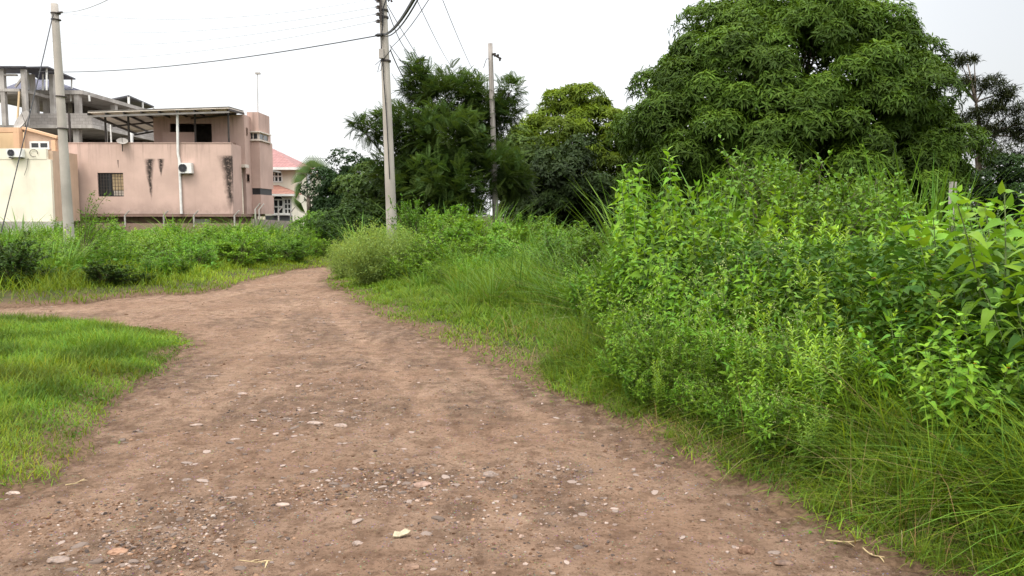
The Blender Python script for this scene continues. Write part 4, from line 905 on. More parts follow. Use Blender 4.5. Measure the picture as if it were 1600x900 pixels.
bushy(1565, 30, 235, 95, 218, 'small dark tree cut by the right edge below the casuarina')
# casuarina-like tree at the right
TY = 46; x = XX(1535, TY); e = empty('casuarina_tree', (x, TY, H1(x, TY))); base = np.array(e.location); gl, gw = G(), G(); r = np.random.default_rng(230)
tr_ = np.array([at(1530, 345, TY), at(1528, 280, TY), at(1532, 215, TY), at(1525, 160, TY), at(1512, 100, TY)]) - base
gw.tube(tr_, [.22, .19, .14, .07, .03], None, 7)
for px, py, n_, pr, k in [(1500, 95, 0, 13, 30), (1522, 93, 0, 8, 14), (1500, 130, 0, 16, 34), (1478, 118, 0, 12, 22), (1518, 125, 0, 10, 16), (1545, 132, 0, 20, 46), (1570, 148, 0, 20, 50), (1555, 170, 0, 22, 55), (1590, 172, 0, 20, 30), (1575, 205, 0, 26, 70), (1545, 205, 0, 18, 40), (1600, 215, 0, 22, 40), (1555, 240, 0, 22, 45), (1590, 245, 0, 20, 30), (1530, 180, 0, 16, 36), (1610, 190, 0, 24, 40), (1520, 225, 0, 24, 60), (1500, 190, 0, 20, 40), (1545, 262, 0, 14, 14)]:
    c_ = at(px, py, TY + r.uniform(-1, 1)) - base; rr = pr / F * TY; t0 = tr_[min(3, max(1, int((345 - py) / 62)))]
    gw.tube(bez(t0, (t0 + c_) / 2 + (0, 0, .2), c_, 7), .06, .015, 5, cap=False); q = c_ + rdir(k, r) * rr * r.random((k, 1)) ** .5 * (1.1, 1, .75)
    for j in range(16): leaves(gl, T_six(.3), q + r.normal(size=(k, 3)) * .08, nrm(rdir(k, r) + (0, 0, .35)), np.array([0, 0, 1.]), r.uniform(.18, .42, k), .045, hue(k, .12, .25, r))
obj('trunk', gw, M_BARK, e, True); obj('crown', gl, M_CASU, e)
tag(e, 'thin grey-green casuarina with airy tufted crown at the right edge behind the mango', 'tree')
# fan palm
TY = 39; p_ = at(482, 310, TY); e = empty('fan_palm', (p_[0], TY, H1(p_[0], TY))); base = np.array(e.location); gl, gw = G(), G(); r = np.random.default_rng(240)
hub = p_ - base; gw.tube(bez((0, 0, -.2), (.05, 0, 1), hub, 7), .13, .10, 8)
for px, py in [(478, 270), (500, 268), (470, 283), (468, 300), (505, 290), (470, 318), (495, 312), (488, 262)]:
    c_ = at(px, py, TY + r.uniform(-.5, .5)) - base; d = nrm(c_ - hub); gw.tube([hub, c_], .018, .012, 4, cap=False); s0 = nrm(np.cross(d, (0, 1, .2)))
    for a in np.linspace(-1.25, 1.25, 22):
        dd = d * cos(a) + s0 * sin(a); leaves(gl, T_blade(.35), [c_], [dd], np.array([0, -1., .3]), .66, .045, hue(1, .1, .15, r))
obj('trunk', gw, M_BARK, e, True); obj('crown', gl, M_PINN, e)
tag(e, 'small palm with dark fan leaves in front of the red-roofed house', 'palm')
# sparse leaning shrub by the left pole
TY = 21; x = XX(128, TY, 380); e = empty('sparse_shrub', (x, TY, H1(x, TY))); base = np.array(e.location); gl, gw = G(), G(); r = np.random.default_rng(250)
for tx, ty in [(172, 302), (150, 318), (165, 335), (195, 345), (185, 335), (140, 340), (128, 330), (160, 355), (120, 345), (205, 360), (145, 300)]:
    c_ = at(tx, ty, TY + r.uniform(-.4, .4)) - base; p = bez((0, 0, 0), (c_[0] * .2, c_[1] * .3, c_[2] * .8), c_, 10); gw.tube(p, .012, .003, 5, cap=False); k = 60
    t_ = .45 + .55 * r.random(k); b = np.stack([np.interp(t_ * 9, np.arange(10), p[:, c]) for c in range(3)], 1) + r.normal(size=(k, 3)) * .04
    leaves(gl, T_six(.2), b, nrm(r.normal(size=(k, 3)) + (.4, 0, .3)), nrm(r.normal(size=(k, 3)) + (0, 0, 1)), r.uniform(.05, .11, k), r.uniform(.02, .035, k), hue(k, .12, .2, r))
obj('stem', gw, M_WOODSTEM, e); obj('foliage', gl, M_SHRUB, e); tag(e, 'thin sparse shrub with a leaning branch just right of the left pole', 'shrub')
# ------------------------------------------------------------------ building materials
def stained(name, col, stains=(), rough=.85, vary=.12, streak=.14, growth=None, top=None, zb_=1.7):
    """painted render: blotches, run-down streaks, dark mould at given places: (x, width, ztop, length) in object space"""
    n = N(name); s_ = n.sep(); a = n.noise(.7, 5); b = n.noise(12, 4); v = n.map((5, 5, .35)); k = n.noise(1.2, 5, v=v)
    c = n.mix(n.step(a, .3, .7), tuple(x * (1 - vary) for x in col), tuple(x * (1 + vary * .5) for x in col))
    c = n.mix(n.math('MULTIPLY', n.step(k, .50, .78), streak), c, tuple(x * .5 for x in col))
    c = n.mix(n.math('MULTIPLY', n.step(b, .5, .75), .12), c, tuple(x * .7 for x in col))
    for (x, w, zt, L) in stains:
        wob = n.math('MULTIPLY', n.math('SUBTRACT', n.noise(2.2, 5, v=n.map((1, 1, .6))), .5), w * .9)
        dx = n.math('ABSOLUTE', n.math('ADD', n.math('SUBTRACT', s_[0], x), wob)); t = n.math('DIVIDE', n.math('SUBTRACT', zt, s_[2]), L)
        ww = n.math('MULTIPLY', n.math('SUBTRACT', 1.15, t, clamp=False), w); m = n.math('DIVIDE', dx, n.math('MAXIMUM', ww, .01))
        m = n.step(m, 1.25, .1); m = n.math('MULTIPLY', m, n.step(t, -.02, .03)); m = n.math('MULTIPLY', m, n.step(t, 1.1, .7))
        m = n.math('MULTIPLY', m, n.step(n.noise(6, 8, .75), .26, .52)); c = n.mix(n.math('MULTIPLY', m, .95), c, (.014, .013, .012))
    if top is not None:
        m = n.math('MULTIPLY', n.step(s_[2], top - 1.6, top), n.step(n.noise(1.1, 6, .7, v=n.map((4.5, 4.5, .22))), .47, .72, 0, .55)); c = n.mix(m, c, tuple(x * .38 for x in col))
        m = n.math('MULTIPLY', n.step(s_[2], zb_ + .9, zb_), n.step(n.noise(1.6, 6, .7), .35, .65, .1, .5)); c = n.mix(m, c, tuple(x * .45 for x in col))
    return n.done(n.bsdf(c, rough, .08, n.bump(b, .15, .01)))
M_PINK = stained('pink_render', (.56, .40, .335), [(XX(237, 47), .26, ZZ(248, 47), 2.3), (XX(254, 47), .2, ZZ(248, 47), 1.0), (XX(361, 47) - .05, .5, ZZ(243, 47), 3.2), (XX(374, 47.6), .08, ZZ(248, 47), 1.0), (XX(188, 47), .05, ZZ(250, 47), .5)], top=ZZ(224, 47))
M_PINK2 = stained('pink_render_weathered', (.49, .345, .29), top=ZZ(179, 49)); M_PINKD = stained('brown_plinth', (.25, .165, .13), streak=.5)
M_CREAM = stained('cream_render', (.78, .72, .585), streak=.15); M_PEACH = stained('peach_render', (.58, .42, .31), streak=.3)
M_ORANGE = stained('orange_render', (.62, .40, .25), streak=.2); M_TAN = stained('tan_render', (.62, .46, .28))
n = N('raw_concrete'); a = n.noise(1.1, 5); b = n.noise(14, 5); M_CONC = n.done(n.bsdf(n.mix(n.step(n.noise(2, 4, v=n.map((4, 4, .4))), .5, .75, 0, .5), n.mix(n.step(a, .3, .7), (.28, .255, .23), (.44, .41, .375)), (.12, .105, .09)), .9, .2, n.bump(b, .4, .02)))
n = N('concrete_block'); br = n.new('ShaderNodeTexBrick'); sx_ = n.sep(); cx_ = n.new('ShaderNodeCombineXYZ'); n.put(cx_.inputs[0], n.math('ADD', sx_[0], sx_[1])); n.put(cx_.inputs[1], sx_[2])
n.put(br.inputs['Vector'], cx_.outputs[0]); br.inputs['Scale'].default_value = 1; br.inputs['Brick Width'].default_value = .42; br.inputs['Row Height'].default_value = .21; br.inputs['Mortar Size'].default_value = .012
br.inputs['Color1'].default_value = (.28, .255, .235, 1); br.inputs['Color2'].default_value = (.35, .325, .30, 1); br.inputs['Mortar'].default_value = (.19, .175, .16, 1)
M_BLOCK = n.done(n.bsdf(n.mix(n.step(n.noise(1.5, 4), .4, .7, 0, .5), br.outputs[0], (.20, .18, .16)), .95, .1, n.bump(br.outputs[1], -.4, .02)))
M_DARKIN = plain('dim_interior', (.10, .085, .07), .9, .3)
M_METAL = plain('weathered_roof_metal', (.23, .21, .19), .6, .3, 2, .1, .4, .3); M_RAFT = plain('dark_steel', (.05, .04, .035), .6, .3)
n = N('corrugated_sheet'); wv = n.new('ShaderNodeTexWave'); n.put(wv.inputs['Vector'], n.co()); wv.inputs['Scale'].default_value = 1.6; wv.inputs['Distortion'].default_value = .2
M_CORR = n.done(n.bsdf(n.mix(n.step(n.noise(1, 4), .35, .7), (.055, .055, .065), (.10, .095, .10)), .55, .4, n.bump(wv.outputs[0], .6, .05), .2))
M_LTSHEET = plain('pale_ceiling_sheet', (.62, .54, .46), .8, .2, 2)
M_WHITE = plain('white_paint', (.75, .74, .70), .6, .12, 4); M_GLASS = plain('dark_glass', (.03, .033, .035), .12, .2, 3, .0, .6); M_GREYP = plain('grey_paint', (.10, .10, .11), .7)
M_BLACK = plain('black_plastic', (.025, .025, .027), .5, .2)
def tiles(name, c1, c2):
    n = N(name); s_ = n.sep(); v = n.new('ShaderNodeCombineXYZ'); n.put(v.inputs[0], s_[0]); n.put(v.inputs[1], n.math('ADD', s_[2], n.math('MULTIPLY', s_[1], .0)))
    cs = n.math('ABSOLUTE', n.math('SINE', n.math('MULTIPLY', n.math('ADD', s_[0], s_[1]), 12.5))); rw = n.math('FRACT', n.math('MULTIPLY', s_[2], 4.5))
    c = n.mix(n.step(n.noise(2.5, 4), .3, .7), c1, c2); c = n.mix(n.math('MULTIPLY', n.step(rw, .25, .0), .6), c, tuple(x * .45 for x in c1)); c = n.mix(n.math('MULTIPLY', n.step(cs, .35, .0), .6), c, tuple(x * .5 for x in c1))
    return n.done(n.bsdf(c, .6, .4, n.bump(n.math('ADD', cs, rw), .7, .06)))
M_REDT = tiles('red_roof_tile', (.25, .10, .088), (.33, .155, .14)); M_ORT = tiles('orange_roof_tile', (.24, .10, .07), (.31, .155, .11)); M_BLUET = tiles('dark_blue_roof_tile', (.05, .05, .085), (.09, .085, .13))

def voxwall(g, xs, zs, hole, y0, y1):
    """wall between y0 (front) and y1 with rectangular holes: cells of the grid xs x zs where hole(i,j) is False; one welded shell"""
    nx, nz = len(xs), len(zs); V = [(xs[i], y, zs[j]) for y in (y0, y1) for j in range(nz) for i in range(nx)]; id_ = lambda i, j, k: k * nx * nz + j * nx + i; Q = []
    f = lambda i, j: 0 <= i < nx - 1 and 0 <= j < nz - 1 and not hole(i, j)
    for i in range(nx - 1):
        for j in range(nz - 1):
            if not f(i, j): continue
            Q.append((id_(i, j, 0), id_(i + 1, j, 0), id_(i + 1, j + 1, 0), id_(i, j + 1, 0))); Q.append((id_(i, j, 1), id_(i, j + 1, 1), id_(i + 1, j + 1, 1), id_(i + 1, j, 1)))
            if not f(i - 1, j): Q.append((id_(i, j, 0), id_(i, j + 1, 0), id_(i, j + 1, 1), id_(i, j, 1)))
            if not f(i + 1, j): Q.append((id_(i + 1, j, 0), id_(i + 1, j, 1), id_(i + 1, j + 1, 1), id_(i + 1, j + 1, 0)))
            if not f(i, j - 1): Q.append((id_(i, j, 0), id_(i, j, 1), id_(i + 1, j, 1), id_(i + 1, j, 0)))
            if not f(i, j + 1): Q.append((id_(i, j + 1, 0), id_(i + 1, j + 1, 0), id_(i + 1, j + 1, 1), id_(i, j + 1, 1)))
    used = sorted({a for q in Q for a in q}); m = {a: k for k, a in enumerate(used)}
    return g.add([V[a] for a in used], quads=[[m[a] for a in q] for q in Q])
def part(name, mat, parent, *boxes):
    g = G()
    for b in boxes: g.box(*b)
    return obj(name, g, mat, parent)
def window(parent, x0, x1, y, z0, z1, nx=2, nz=1, fw=.05, frame=None, side=False, glass=None, name='window'):
    """frame with bars and a pane set back; on a wall facing -Y, or +X when side"""
    g = G(); p = G(); xs = np.linspace(x0, x1, nx + 1); zs = np.linspace(z0, z1, nz + 1)
    B = (lambda a, b, c, d, e, f_: g.box(c, d, a, b, e, f_)) if side else (lambda a, b, c, d, e, f_: g.box(a, b, c, d, e, f_))
    o0, o1 = (y, y - .06) if side else (y, y + .06)
    for i, x in enumerate(xs): B(x - fw / 2, x + fw / 2, o0, o1, z0 - fw / 2, z1 + fw / 2)
    for z in zs:
        for i in range(nx): B(xs[i] + fw / 2, xs[i + 1] - fw / 2, o0, o1, z - fw / 2, z + fw / 2)
    f_ = obj(name, g, frame or M_WHITE, parent)
    if side: p.box(y - .05, y - .03, x0, x1, z0, z1)
    else: p.box(x0, x1, y + .03, y + .05, z0, z1)
    obj('pane', p, glass or M_GLASS, f_); return f_

# ------------------------------------------------------------------ pink house
PY = 47.0; xr = XX(364, PY); xl = XX(100, PY); zb = ZZ(334, PY); zt = ZZ(224, PY); zg = -1.25
pk = empty('pink_house'); tag(pk, 'pink flat-roofed house with a stained front wall and an open metal canopy on its terrace', 'house')
wx0, wx1, wz0, wz1 = XX(155, PY), XX(195, PY), ZZ(307, PY), ZZ(270, PY)
g = G(); voxwall(g, [xl, wx0, wx1, xr], [zb, wz0, wz1, zt], lambda i, j: i == 1 and j == 1, PY, PY + .22); obj('front_wall', g, M_PINK, pk)
part('side_wall', M_PINK2, pk, (xr - .22, xr, PY + .223, 48.75, zb, zt - .004))
part('parapet_cap', M_PINK2, pk, (xl, xr + .03, PY - .03, PY + .25, zt + .002, zt + .05))
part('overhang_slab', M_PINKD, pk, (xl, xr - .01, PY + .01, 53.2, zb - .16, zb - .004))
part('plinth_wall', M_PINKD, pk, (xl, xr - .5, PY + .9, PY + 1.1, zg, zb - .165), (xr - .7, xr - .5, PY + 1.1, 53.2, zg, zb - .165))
part('terrace_floor', M_CONC, pk, (xl, xr - .25, PY + .23, 57.9, zt - 1.1, zt - 1.0))
# window with grille and curtain
w_ = window(pk, wx0 + .02, wx1 - .02, PY + .1, wz0 + .02, wz1 - .02, 2, 1, .05, M_BLACK)
g = G()
for k in range(1, 9): x = wx0 + (wx1 - wx0) * k / 9; g.box(x - .012, x + .012, PY + .03, PY + .05, wz0, wz1)
for k in range(1, 7): z = wz0 + (wz1 - wz0) * k / 7; g.box(wx0, wx1, PY + .052, PY + .07, z - .011, z + .011)
obj('window_grille', g, M_RAFT, w_); part('curtain', M_TAN, w_, (XX(176, PY), wx1 - .06, PY + .118, PY + .126, wz0 + .35, wz1 - .06))
part('pane_lower', M_LTSHEET, w_, (XX(178, PY), wx1 - .06, PY + .118, PY + .126, wz0 + .06, wz0 + .33)).name = 'curtain'
# recess and lintel on the right side, tall side wall
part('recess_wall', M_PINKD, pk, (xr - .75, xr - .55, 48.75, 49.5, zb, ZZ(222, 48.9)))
part('lintel', M_LTSHEET, pk, (xr - .6, xr + .22, 48.7, 49.45, ZZ(262, 49) , ZZ(257, 49)))
UY = 49.5; zu = ZZ(179, UY); ux0 = XX(245, UY)
ox0, ox1, oz0, oz1 = XX(270, UY), XX(335, UY), ZZ(224, UY) - .6, ZZ(193, UY)
g = G(); voxwall(g, [ux0, ox0, ox1, xr], [zt - 1, oz1, zu], lambda i, j: i == 1 and j == 0, UY, UY + .2); obj('upper_wall', g, M_PINK2, pk)
part('upper_side_wall', M_PINK2, pk, (xr - .2, xr, UY + .203, 53.25, zb, zu), (xr - .2, xr, UY, UY + .2, zb, zt - 1.003))
part('upper_roof', M_CONC, pk, (ux0, xr - .21, UY + .21, 53.2, zu - .25, zu - .05))
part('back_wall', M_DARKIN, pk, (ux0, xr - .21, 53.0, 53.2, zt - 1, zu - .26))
part('half_wall', M_PINK2, pk, (XX(261, 49.2), XX(310, 49.2), 49.0, 49.2, zt - 1, ZZ(207, 49.2)))
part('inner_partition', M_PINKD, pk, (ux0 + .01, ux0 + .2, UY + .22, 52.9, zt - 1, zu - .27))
window(pk, 49.75, 49.98, xr + .03, ZZ(211, 49.8), ZZ(200, 49.8), 1, 1, .05, M_PINKD, True)
window(pk, 49.62, 50.1, xr + .03, ZZ(284, 49.8), ZZ(272, 49.8), 1, 1, .05, M_PINKD, True)
# stair tower
ty0, ty1 = 50.6, 53.3; tx0, tx1 = XX(390, ty0), XX(408.5, ty0); tz = lambda py: ZZ(py, ty0)
tw = part('stair_tower', M_PINK2, pk, (tx0, tx1, ty0, ty1, zb, tz(304)), (tx0 + .12, tx1 - .12, ty0 + .12, ty1, tz(304), tz(294)), (tx0, tx1, ty0, ty1, tz(294), tz(219)), (tx0 + .1, tx1 - .1, ty0 + .1, ty1, tz(219), tz(206)), (tx0, tx1 - .03, ty0, ty1 - .4, tz(206), tz(175)))
part('band_window', M_BLACK, pk, (tx0 + .05, tx1 - .05, ty0 + .06, ty1 - .2, tz(304) + .002, tz(294) - .002)).name = 'band_window'
part('ledge', M_LTSHEET, pk, (tx0 - .1, tx1 + .1, ty0 - .12, ty1 - .5, tz(220), tz(218))); part('ledge', M_LTSHEET, pk, (tx0 - .1, tx1 + .1, ty0 - .12, ty1 - .5, tz(207), tz(205)))
window(pk, tx0 + .05, tx1 - .1, ty0 + .03, tz(217.5), tz(207.5), 2, 1, .05, M_LTSHEET)
window(pk, ty0 + .1, ty1 - .8, tx1 - .03, tz(217.5), tz(207.5), 2, 1, .06, M_LTSHEET, True)
# drain pipe
g = G(); g.tube([at(277, 172, 46.9), at(278, 240, 46.9), at(280, 250, 46.93), at(283.5, 334, 46.9)], .075, None, 8); obj('drain_pipe', g, M_WHITE, pk)
part('door', M_WHITE, pk, (XX(305, PY + .9), XX(327, PY + .9), PY + .86, PY + .895, zg, zb - .3))
# canopy
fl, fr_, br_, bl = at(137, 175, 46.6), at(358, 168, 46.6), at(381, 174.5, 50.0), at(213, 206.5, 59.0)
g = G(); g.slab([fl, fr_, br_, bl], .05); cn = obj('canopy', g, M_LTSHEET, pk); g = G(); g.slab([p + np.array([0, 0, .06]) for p in (fl, fr_, br_, bl)], .03); obj('roof_sheet', g, M_METAL, cn)
lerp = lambda a, b, t: a + (b - a) * t
for t in np.linspace(0, 1, 9):
    g = G(); g.bar(lerp(fl, fr_, t) - (0, 0, .12), lerp(bl, br_, t) - (0, 0, .12), .07, .12); obj('rafter', g, M_RAFT, cn)
for t in (0, .45, .95):
    g = G(); g.bar(lerp(fl, bl, t) - (0, 0, .25), lerp(fr_, br_, t) - (0, 0, .25), .07, .10); obj('beam', g, M_RAFT if t else M_METAL, cn)
for px, top, Y in [(109, 176, 47.5), (165, 180, 47.6), (201, 178, 47.4), (357, 170, 47.3), (305, 171, 48)]:
    g = G(); g.bar([XX(px, Y, 200), Y, zt - 1], [XX(px, Y, 200), Y, ZZ(top, Y)], .09); obj('post', g, M_RAFT, cn)
for px in (172, 179):
    g = G(); g.bar([XX(px, 52), 52, zt - 1], [XX(px, 52), 52, ZZ(190, 52)], .08); obj('post', g, M_WHITE, cn)
g = G(); g.tube([at(403, 178, 51.5), at(402.5, 116, 51.5)], .03, .02, 6); a0 = at(402.5, 115, 51.5); g.box(a0[0] - .13, a0[0] + .16, 51.4, 51.6, a0[2] - .04, a0[2] + .06)
tag(obj('antenna_mast', g, M_CONC), 'thin antenna mast standing on the stair tower of the pink house', 'antenna')
# air conditioners
def aircon(px0, px1, py0, py1, Y, label, fanx=.33):
    x0, x1, z0, z1 = XX(px0, Y), XX(px1, Y), ZZ(py1, Y), ZZ(py0, Y); e = empty('air_conditioner', ((x0 + x1) / 2, Y, z0)); hx = (x1 - x0) / 2; h = z1 - z0
    part('casing', M_WHITE, e, (-hx, hx, -.32, 0, 0, h)); r_ = h * .38; c = -hx + fanx * 2 * hx
    g = G(); th = np.linspace(0, 2 * pi, 25); g.tube(np.stack([c + r_ * np.cos(th), np.full(25, -.335), h * .5 + r_ * np.sin(th)], 1), .02, None, 5, cap=False)
    for k in range(12): g.bar([c, -.335, h * .5], [c + r_ * cos(k * pi / 6), -.335, h * .5 + r_ * sin(k * pi / 6)], .012)
    obj('fan_guard', g, M_GREYP, e); g = G(); g.tube([(c, -.322, h * .5), (c, -.327, h * .5)], r_ * .95, None, 20); obj('fan_opening', g, M_BLACK, e)
    part('bracket', M_RAFT, e, (-hx + .1, -hx + .14, -.3, .04, -.06, -.002)); part('bracket', M_RAFT, e, (hx - .14, hx - .1, -.3, .04, -.06, -.002)); tag(e, label, 'air conditioner'); return e
aircon(285, 305, 255, 271, PY - .03, 'white air conditioner box with round fan on the pink front wall')
aircon(21, 44, 233, 246, 43.97, 'white air conditioner box with dark fan on the cream house wall', .3)
def dish(px, py, Y, r_, tilt, rz, label):
    p = at(px, py, Y); e = empty('satellite_dish', p, rz); g = G(); V = []; Q = []; nr, na = 6, 20
    for i in range(nr + 1):
        for k in range(na): a = 2 * pi * k / na; q_ = r_ * i / nr; V.append((q_ * cos(a), q_ * sin(a), .35 * q_ * q_ / r_))
    Q = [(i * na + k, i * na + (k + 1) % na, (i + 1) * na + (k + 1) % na, (i + 1) * na + k) for i in range(nr) for k in range(na)]
    g.add(V, quads=Q); o = obj('dish', g, M_CONC, e, True); o.rotation_euler = (tilt, 0, 0)
    g = G(); g.tube([(0, .05, -.5), (0, .02, -.02)], .03, None, 6); g.tube([(0, 0, 0), (0, -.3 * r_, .9 * r_)], .015, None, 5); obj('mount', g, M_RAFT, e); tag(e, label, 'dish')
dish(191, 222.5, 46.8, .30, R(38), R(25), 'small oval satellite dish on the parapet of the pink house')
dish(39, 191, 57, .78, R(62), R(-35), 'large grey satellite dish in front of the concrete frame building')
# ------------------------------------------------------------------ cream house at the left
CYY = 44.0; ch = empty('cream_house'); tag(ch, 'cream-walled house with orange portico at the left edge', 'house'); cx1 = XX(83, CYY); cz0, cz1 = ZZ(346, CYY), ZZ(232, CYY)
part('front_wall', M_CREAM, ch, (XX(-60, CYY), cx1, CYY, CYY + .2, cz0, ZZ(249, CYY))); part('parapet', M_CREAM, ch, (XX(-60, CYY), XX(77, CYY), CYY - .02, CYY + .2, ZZ(249, CYY) + .003, cz1))
part('side_wall', M_PEACH, ch, (cx1 - .2, cx1 + .02, CYY + .203, 46.7, cz0, ZZ(235, CYY)))
part('base_wall', M_CONC, ch, (XX(-60, CYY), cx1 + .5, CYY - .12, CYY + .12, zg, cz0 - .003)); part('roof', M_CONC, ch, (XX(-60, CYY), cx1 - .21, CYY + .21, 52, cz1 - .9, cz1 - .7))
OY = 46.2; part('portico_beam', M_ORANGE, ch, (XX(-40, OY), XX(36, OY), OY, OY + .4, ZZ(206.5, OY), ZZ(199, OY))); part('portico_pillar', M_ORANGE, ch, (XX(27, OY), XX(36, OY), OY + .004, OY + .39, cz1 - .7, ZZ(206.5, OY) - .003))
part('portico_back', M_TAN, ch, (XX(-40, OY), XX(27, OY), OY + 1.2, OY + 1.4, cz1 - .7, ZZ(203, OY)))
p_ = [(XX(36, OY), ZZ(201, OY)), (XX(87, OY), ZZ(216, OY)), (XX(87, OY), cz1 - .7), (XX(36, OY), cz1 - .7)]
g = G(); V = [(x, OY + d, z) for d in (.5, .7) for x, z in p_]; g.add(V, quads=[(0, 1, 2, 3)[::-1], (4, 5, 6, 7), (0, 1, 5, 4), (1, 2, 6, 5), (2, 3, 7, 6), (3, 0, 4, 7)]); obj('gable_wall', g, M_PEACH, ch)
g = G(); g.bar((p_[0][0], OY + .55, p_[0][1] + .08), (p_[1][0] + .1, OY + .55, p_[1][1] + .08), .5, .14); obj('gable_cap', g, M_ORANGE, ch)
part('portico_pillar', M_ORANGE, ch, (XX(81, OY), XX(87, OY), OY + .3, OY + .49, cz1 - .7, ZZ(218, OY)))
window(ch, XX(46, OY), XX(74, OY), OY + .44, ZZ(231, OY), ZZ(221, OY), 2, 1, .10)
part('sill', M_WHITE, ch, (XX(43, OY), XX(77, OY), OY + .38, OY + .49, ZZ(232.5, OY), ZZ(231.6, OY)))
g = G(); th = np.linspace(-.3, 5.2, 20); c_ = at(52, 239, 43.9); g.tube(np.stack([c_[0] + .21 * np.cos(th), np.full(20, 43.93), c_[2] + .19 * np.sin(th)], 1), .014, None, 5); g.tube([at(44, 247, 43.93), at(42, 262, 43.93), at(38, 274, 43.93)], .012, None, 5)
obj('conduit', g, M_RAFT, ch)
# ------------------------------------------------------------------ unfinished concrete frame building
cf = empty('concrete_frame_building'); tag(cf, 'unfinished grey concrete frame building with open floors behind the cream house', 'building')
BY = 62.0; X_ = lambda px, Y=BY: XX(px, Y, 160); xc = X_(130); zr1, zr0 = ZZ(141, BY), ZZ(147, BY)
part('roof_slab', M_CONC, cf, (X_(-60), xc, BY, BY + 12, zr0, zr1))
b0 = 60.0; xb = XX(150, b0); part('block_parapet', M_BLOCK, cf, (XX(45, b0), xb, b0, b0 + .2, ZZ(195.5, b0), ZZ(177, b0)), (xb - .2, xb, b0 + .203, b0 + 13, ZZ(195.5, b0), ZZ(177, b0)))
part('floor_slab', M_CONC, cf, (XX(-60, b0), xb + .15, b0 - .15, b0 + 13.5, ZZ(200.5, b0), ZZ(195.6, b0)))
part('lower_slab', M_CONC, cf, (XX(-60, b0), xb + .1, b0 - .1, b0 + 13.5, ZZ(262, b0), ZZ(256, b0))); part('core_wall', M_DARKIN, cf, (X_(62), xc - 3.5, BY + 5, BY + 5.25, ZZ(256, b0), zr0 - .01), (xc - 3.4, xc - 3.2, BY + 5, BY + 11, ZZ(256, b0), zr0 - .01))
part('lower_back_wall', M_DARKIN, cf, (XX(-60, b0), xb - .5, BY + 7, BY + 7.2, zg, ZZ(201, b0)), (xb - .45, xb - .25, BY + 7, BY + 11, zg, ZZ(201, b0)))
for px, Y in [(55, BY + .3), (73, BY + 1.5), (122, BY + .3), (100, BY + 5), (40, BY + 4)]: part('column', M_CONC, cf, (X_(px, Y) - .2, X_(px, Y) + .2, Y - .2, Y + .2, ZZ(195, b0), zr0 - .003))
for Y in (BY + 5.5, BY + 11): part('column', M_CONC, cf, (xc - .55, xc - .15, Y - .2, Y + .2, ZZ(195, b0), zr0 - .003))
for x, Y in [(XX(127, b0 + .4), b0 + .4), (XX(60, b0 + .4), b0 + .4), (xb - .4, b0 + 6), (xb - .4, b0 + 12)]: part('column', M_CONC, cf, (x - .22, x + .22, Y - .22, Y + .22, zg, ZZ(201, b0)))
SY = 58.5
for px in (4, 24, 37, 56): part('column', M_CONC, cf, (XX(px, SY, 150) - .15, XX(px, SY, 150) + .15, SY + (px in (24, 56)) * 2, SY + .3 + (px in (24, 56)) * 2, ZZ(200, b0), ZZ(108, SY)))
part('beam', M_CONC, cf, (XX(-60, SY), XX(41, SY), SY - .03, SY + .33, ZZ(143, SY), ZZ(138.5, SY))); part('beam', M_CONC, cf, (XX(38, SY) , XX(42, SY) + .1, SY + .34, BY + .2, ZZ(143, SY), ZZ(138.5, SY)))
part('beam', M_CONC, cf, (XX(-60, SY), XX(36, SY), SY + .02, SY + .28, ZZ(118, SY), ZZ(115.5, SY)))
g = G(); g.bar(at(24, 136, SY + .1), at(36, 120, SY + .1), .12); obj('brace', g, M_CONC, cf); g = G(); g.bar(at(27, 195, SY - .2), at(30, 143, SY - .2), .1); obj('prop', g, M_TAN, cf)
g = G(); g.slab([at(-20, 103, SY - .3), at(40, 103, SY - .3), at(55, 113, SY + 4), at(0, 113, SY + 4)], .1); obj('roof_sheet', g, M_CORR, cf)
g = G(); g.slab([at(38, 104, SY + .5), at(75, 103.5, SY + .5), at(118, 122.5, SY + 5.3), at(60, 122.5, SY + 5.3)], .1); obj('roof_sheet', g, M_CORR, cf)
for px, p0, p1, Y in [(73, 107, 141, SY + .8), (67, 116, 141, SY + 2), (112, 124, 141, SY + 5.1), (44, 113, 140, SY + 3)]:
    g = G(); g.bar(at(px, p1, Y), at(px, p0, Y), .09); obj('post', g, M_WHITE, cf)
g = G(); g.slab([at(2, 139, 63), at(48, 121, 67), at(128, 142, 63)], .1); g.slab([at(60, 124, 67), at(84, 126, 68), at(127, 141, 64)], .1); obj('tiled_roof', g, M_BLUET, cf)
A_, B_, C_ = at(201, 148.5, 70), at(241, 166, 77), at(167, 155.5, 72.6); g = G(); g.slab([A_, B_, B_ + C_ - A_, C_], .12); obj('roof_sheet', g, M_CORR, cf)
for px, p0, Y in [(201, 150, 70.2), (223, 160, 73.5), (240, 167, 76.8)]:
    g = G(); g.bar([XX(px, Y, 160), Y, ZZ(150, BY)], at(px, p0, Y), .14 if px == 201 else .1); obj('post', g, M_WHITE, cf)
part('terrace_slab', M_CONC, cf, (xc - 1, X_(246, 77), 70, 79, ZZ(176, 70) - .2, ZZ(172, 70)))
part('rear_block', M_CONC, cf, (XX(182, 73), XX(246, 80), 74, 80, zg, ZZ(222, 73))); g = G(); g.bar(at(205, 205, 60), at(205, 225, 60), .2); obj('post', g, M_WHITE, cf)
for px in (105, 118, 134): part('rebar', M_WHITE, cf, (X_(px) - .05, X_(px) + .05, BY + .5, BY + .6, zr0 - .45, zr0 - .002))
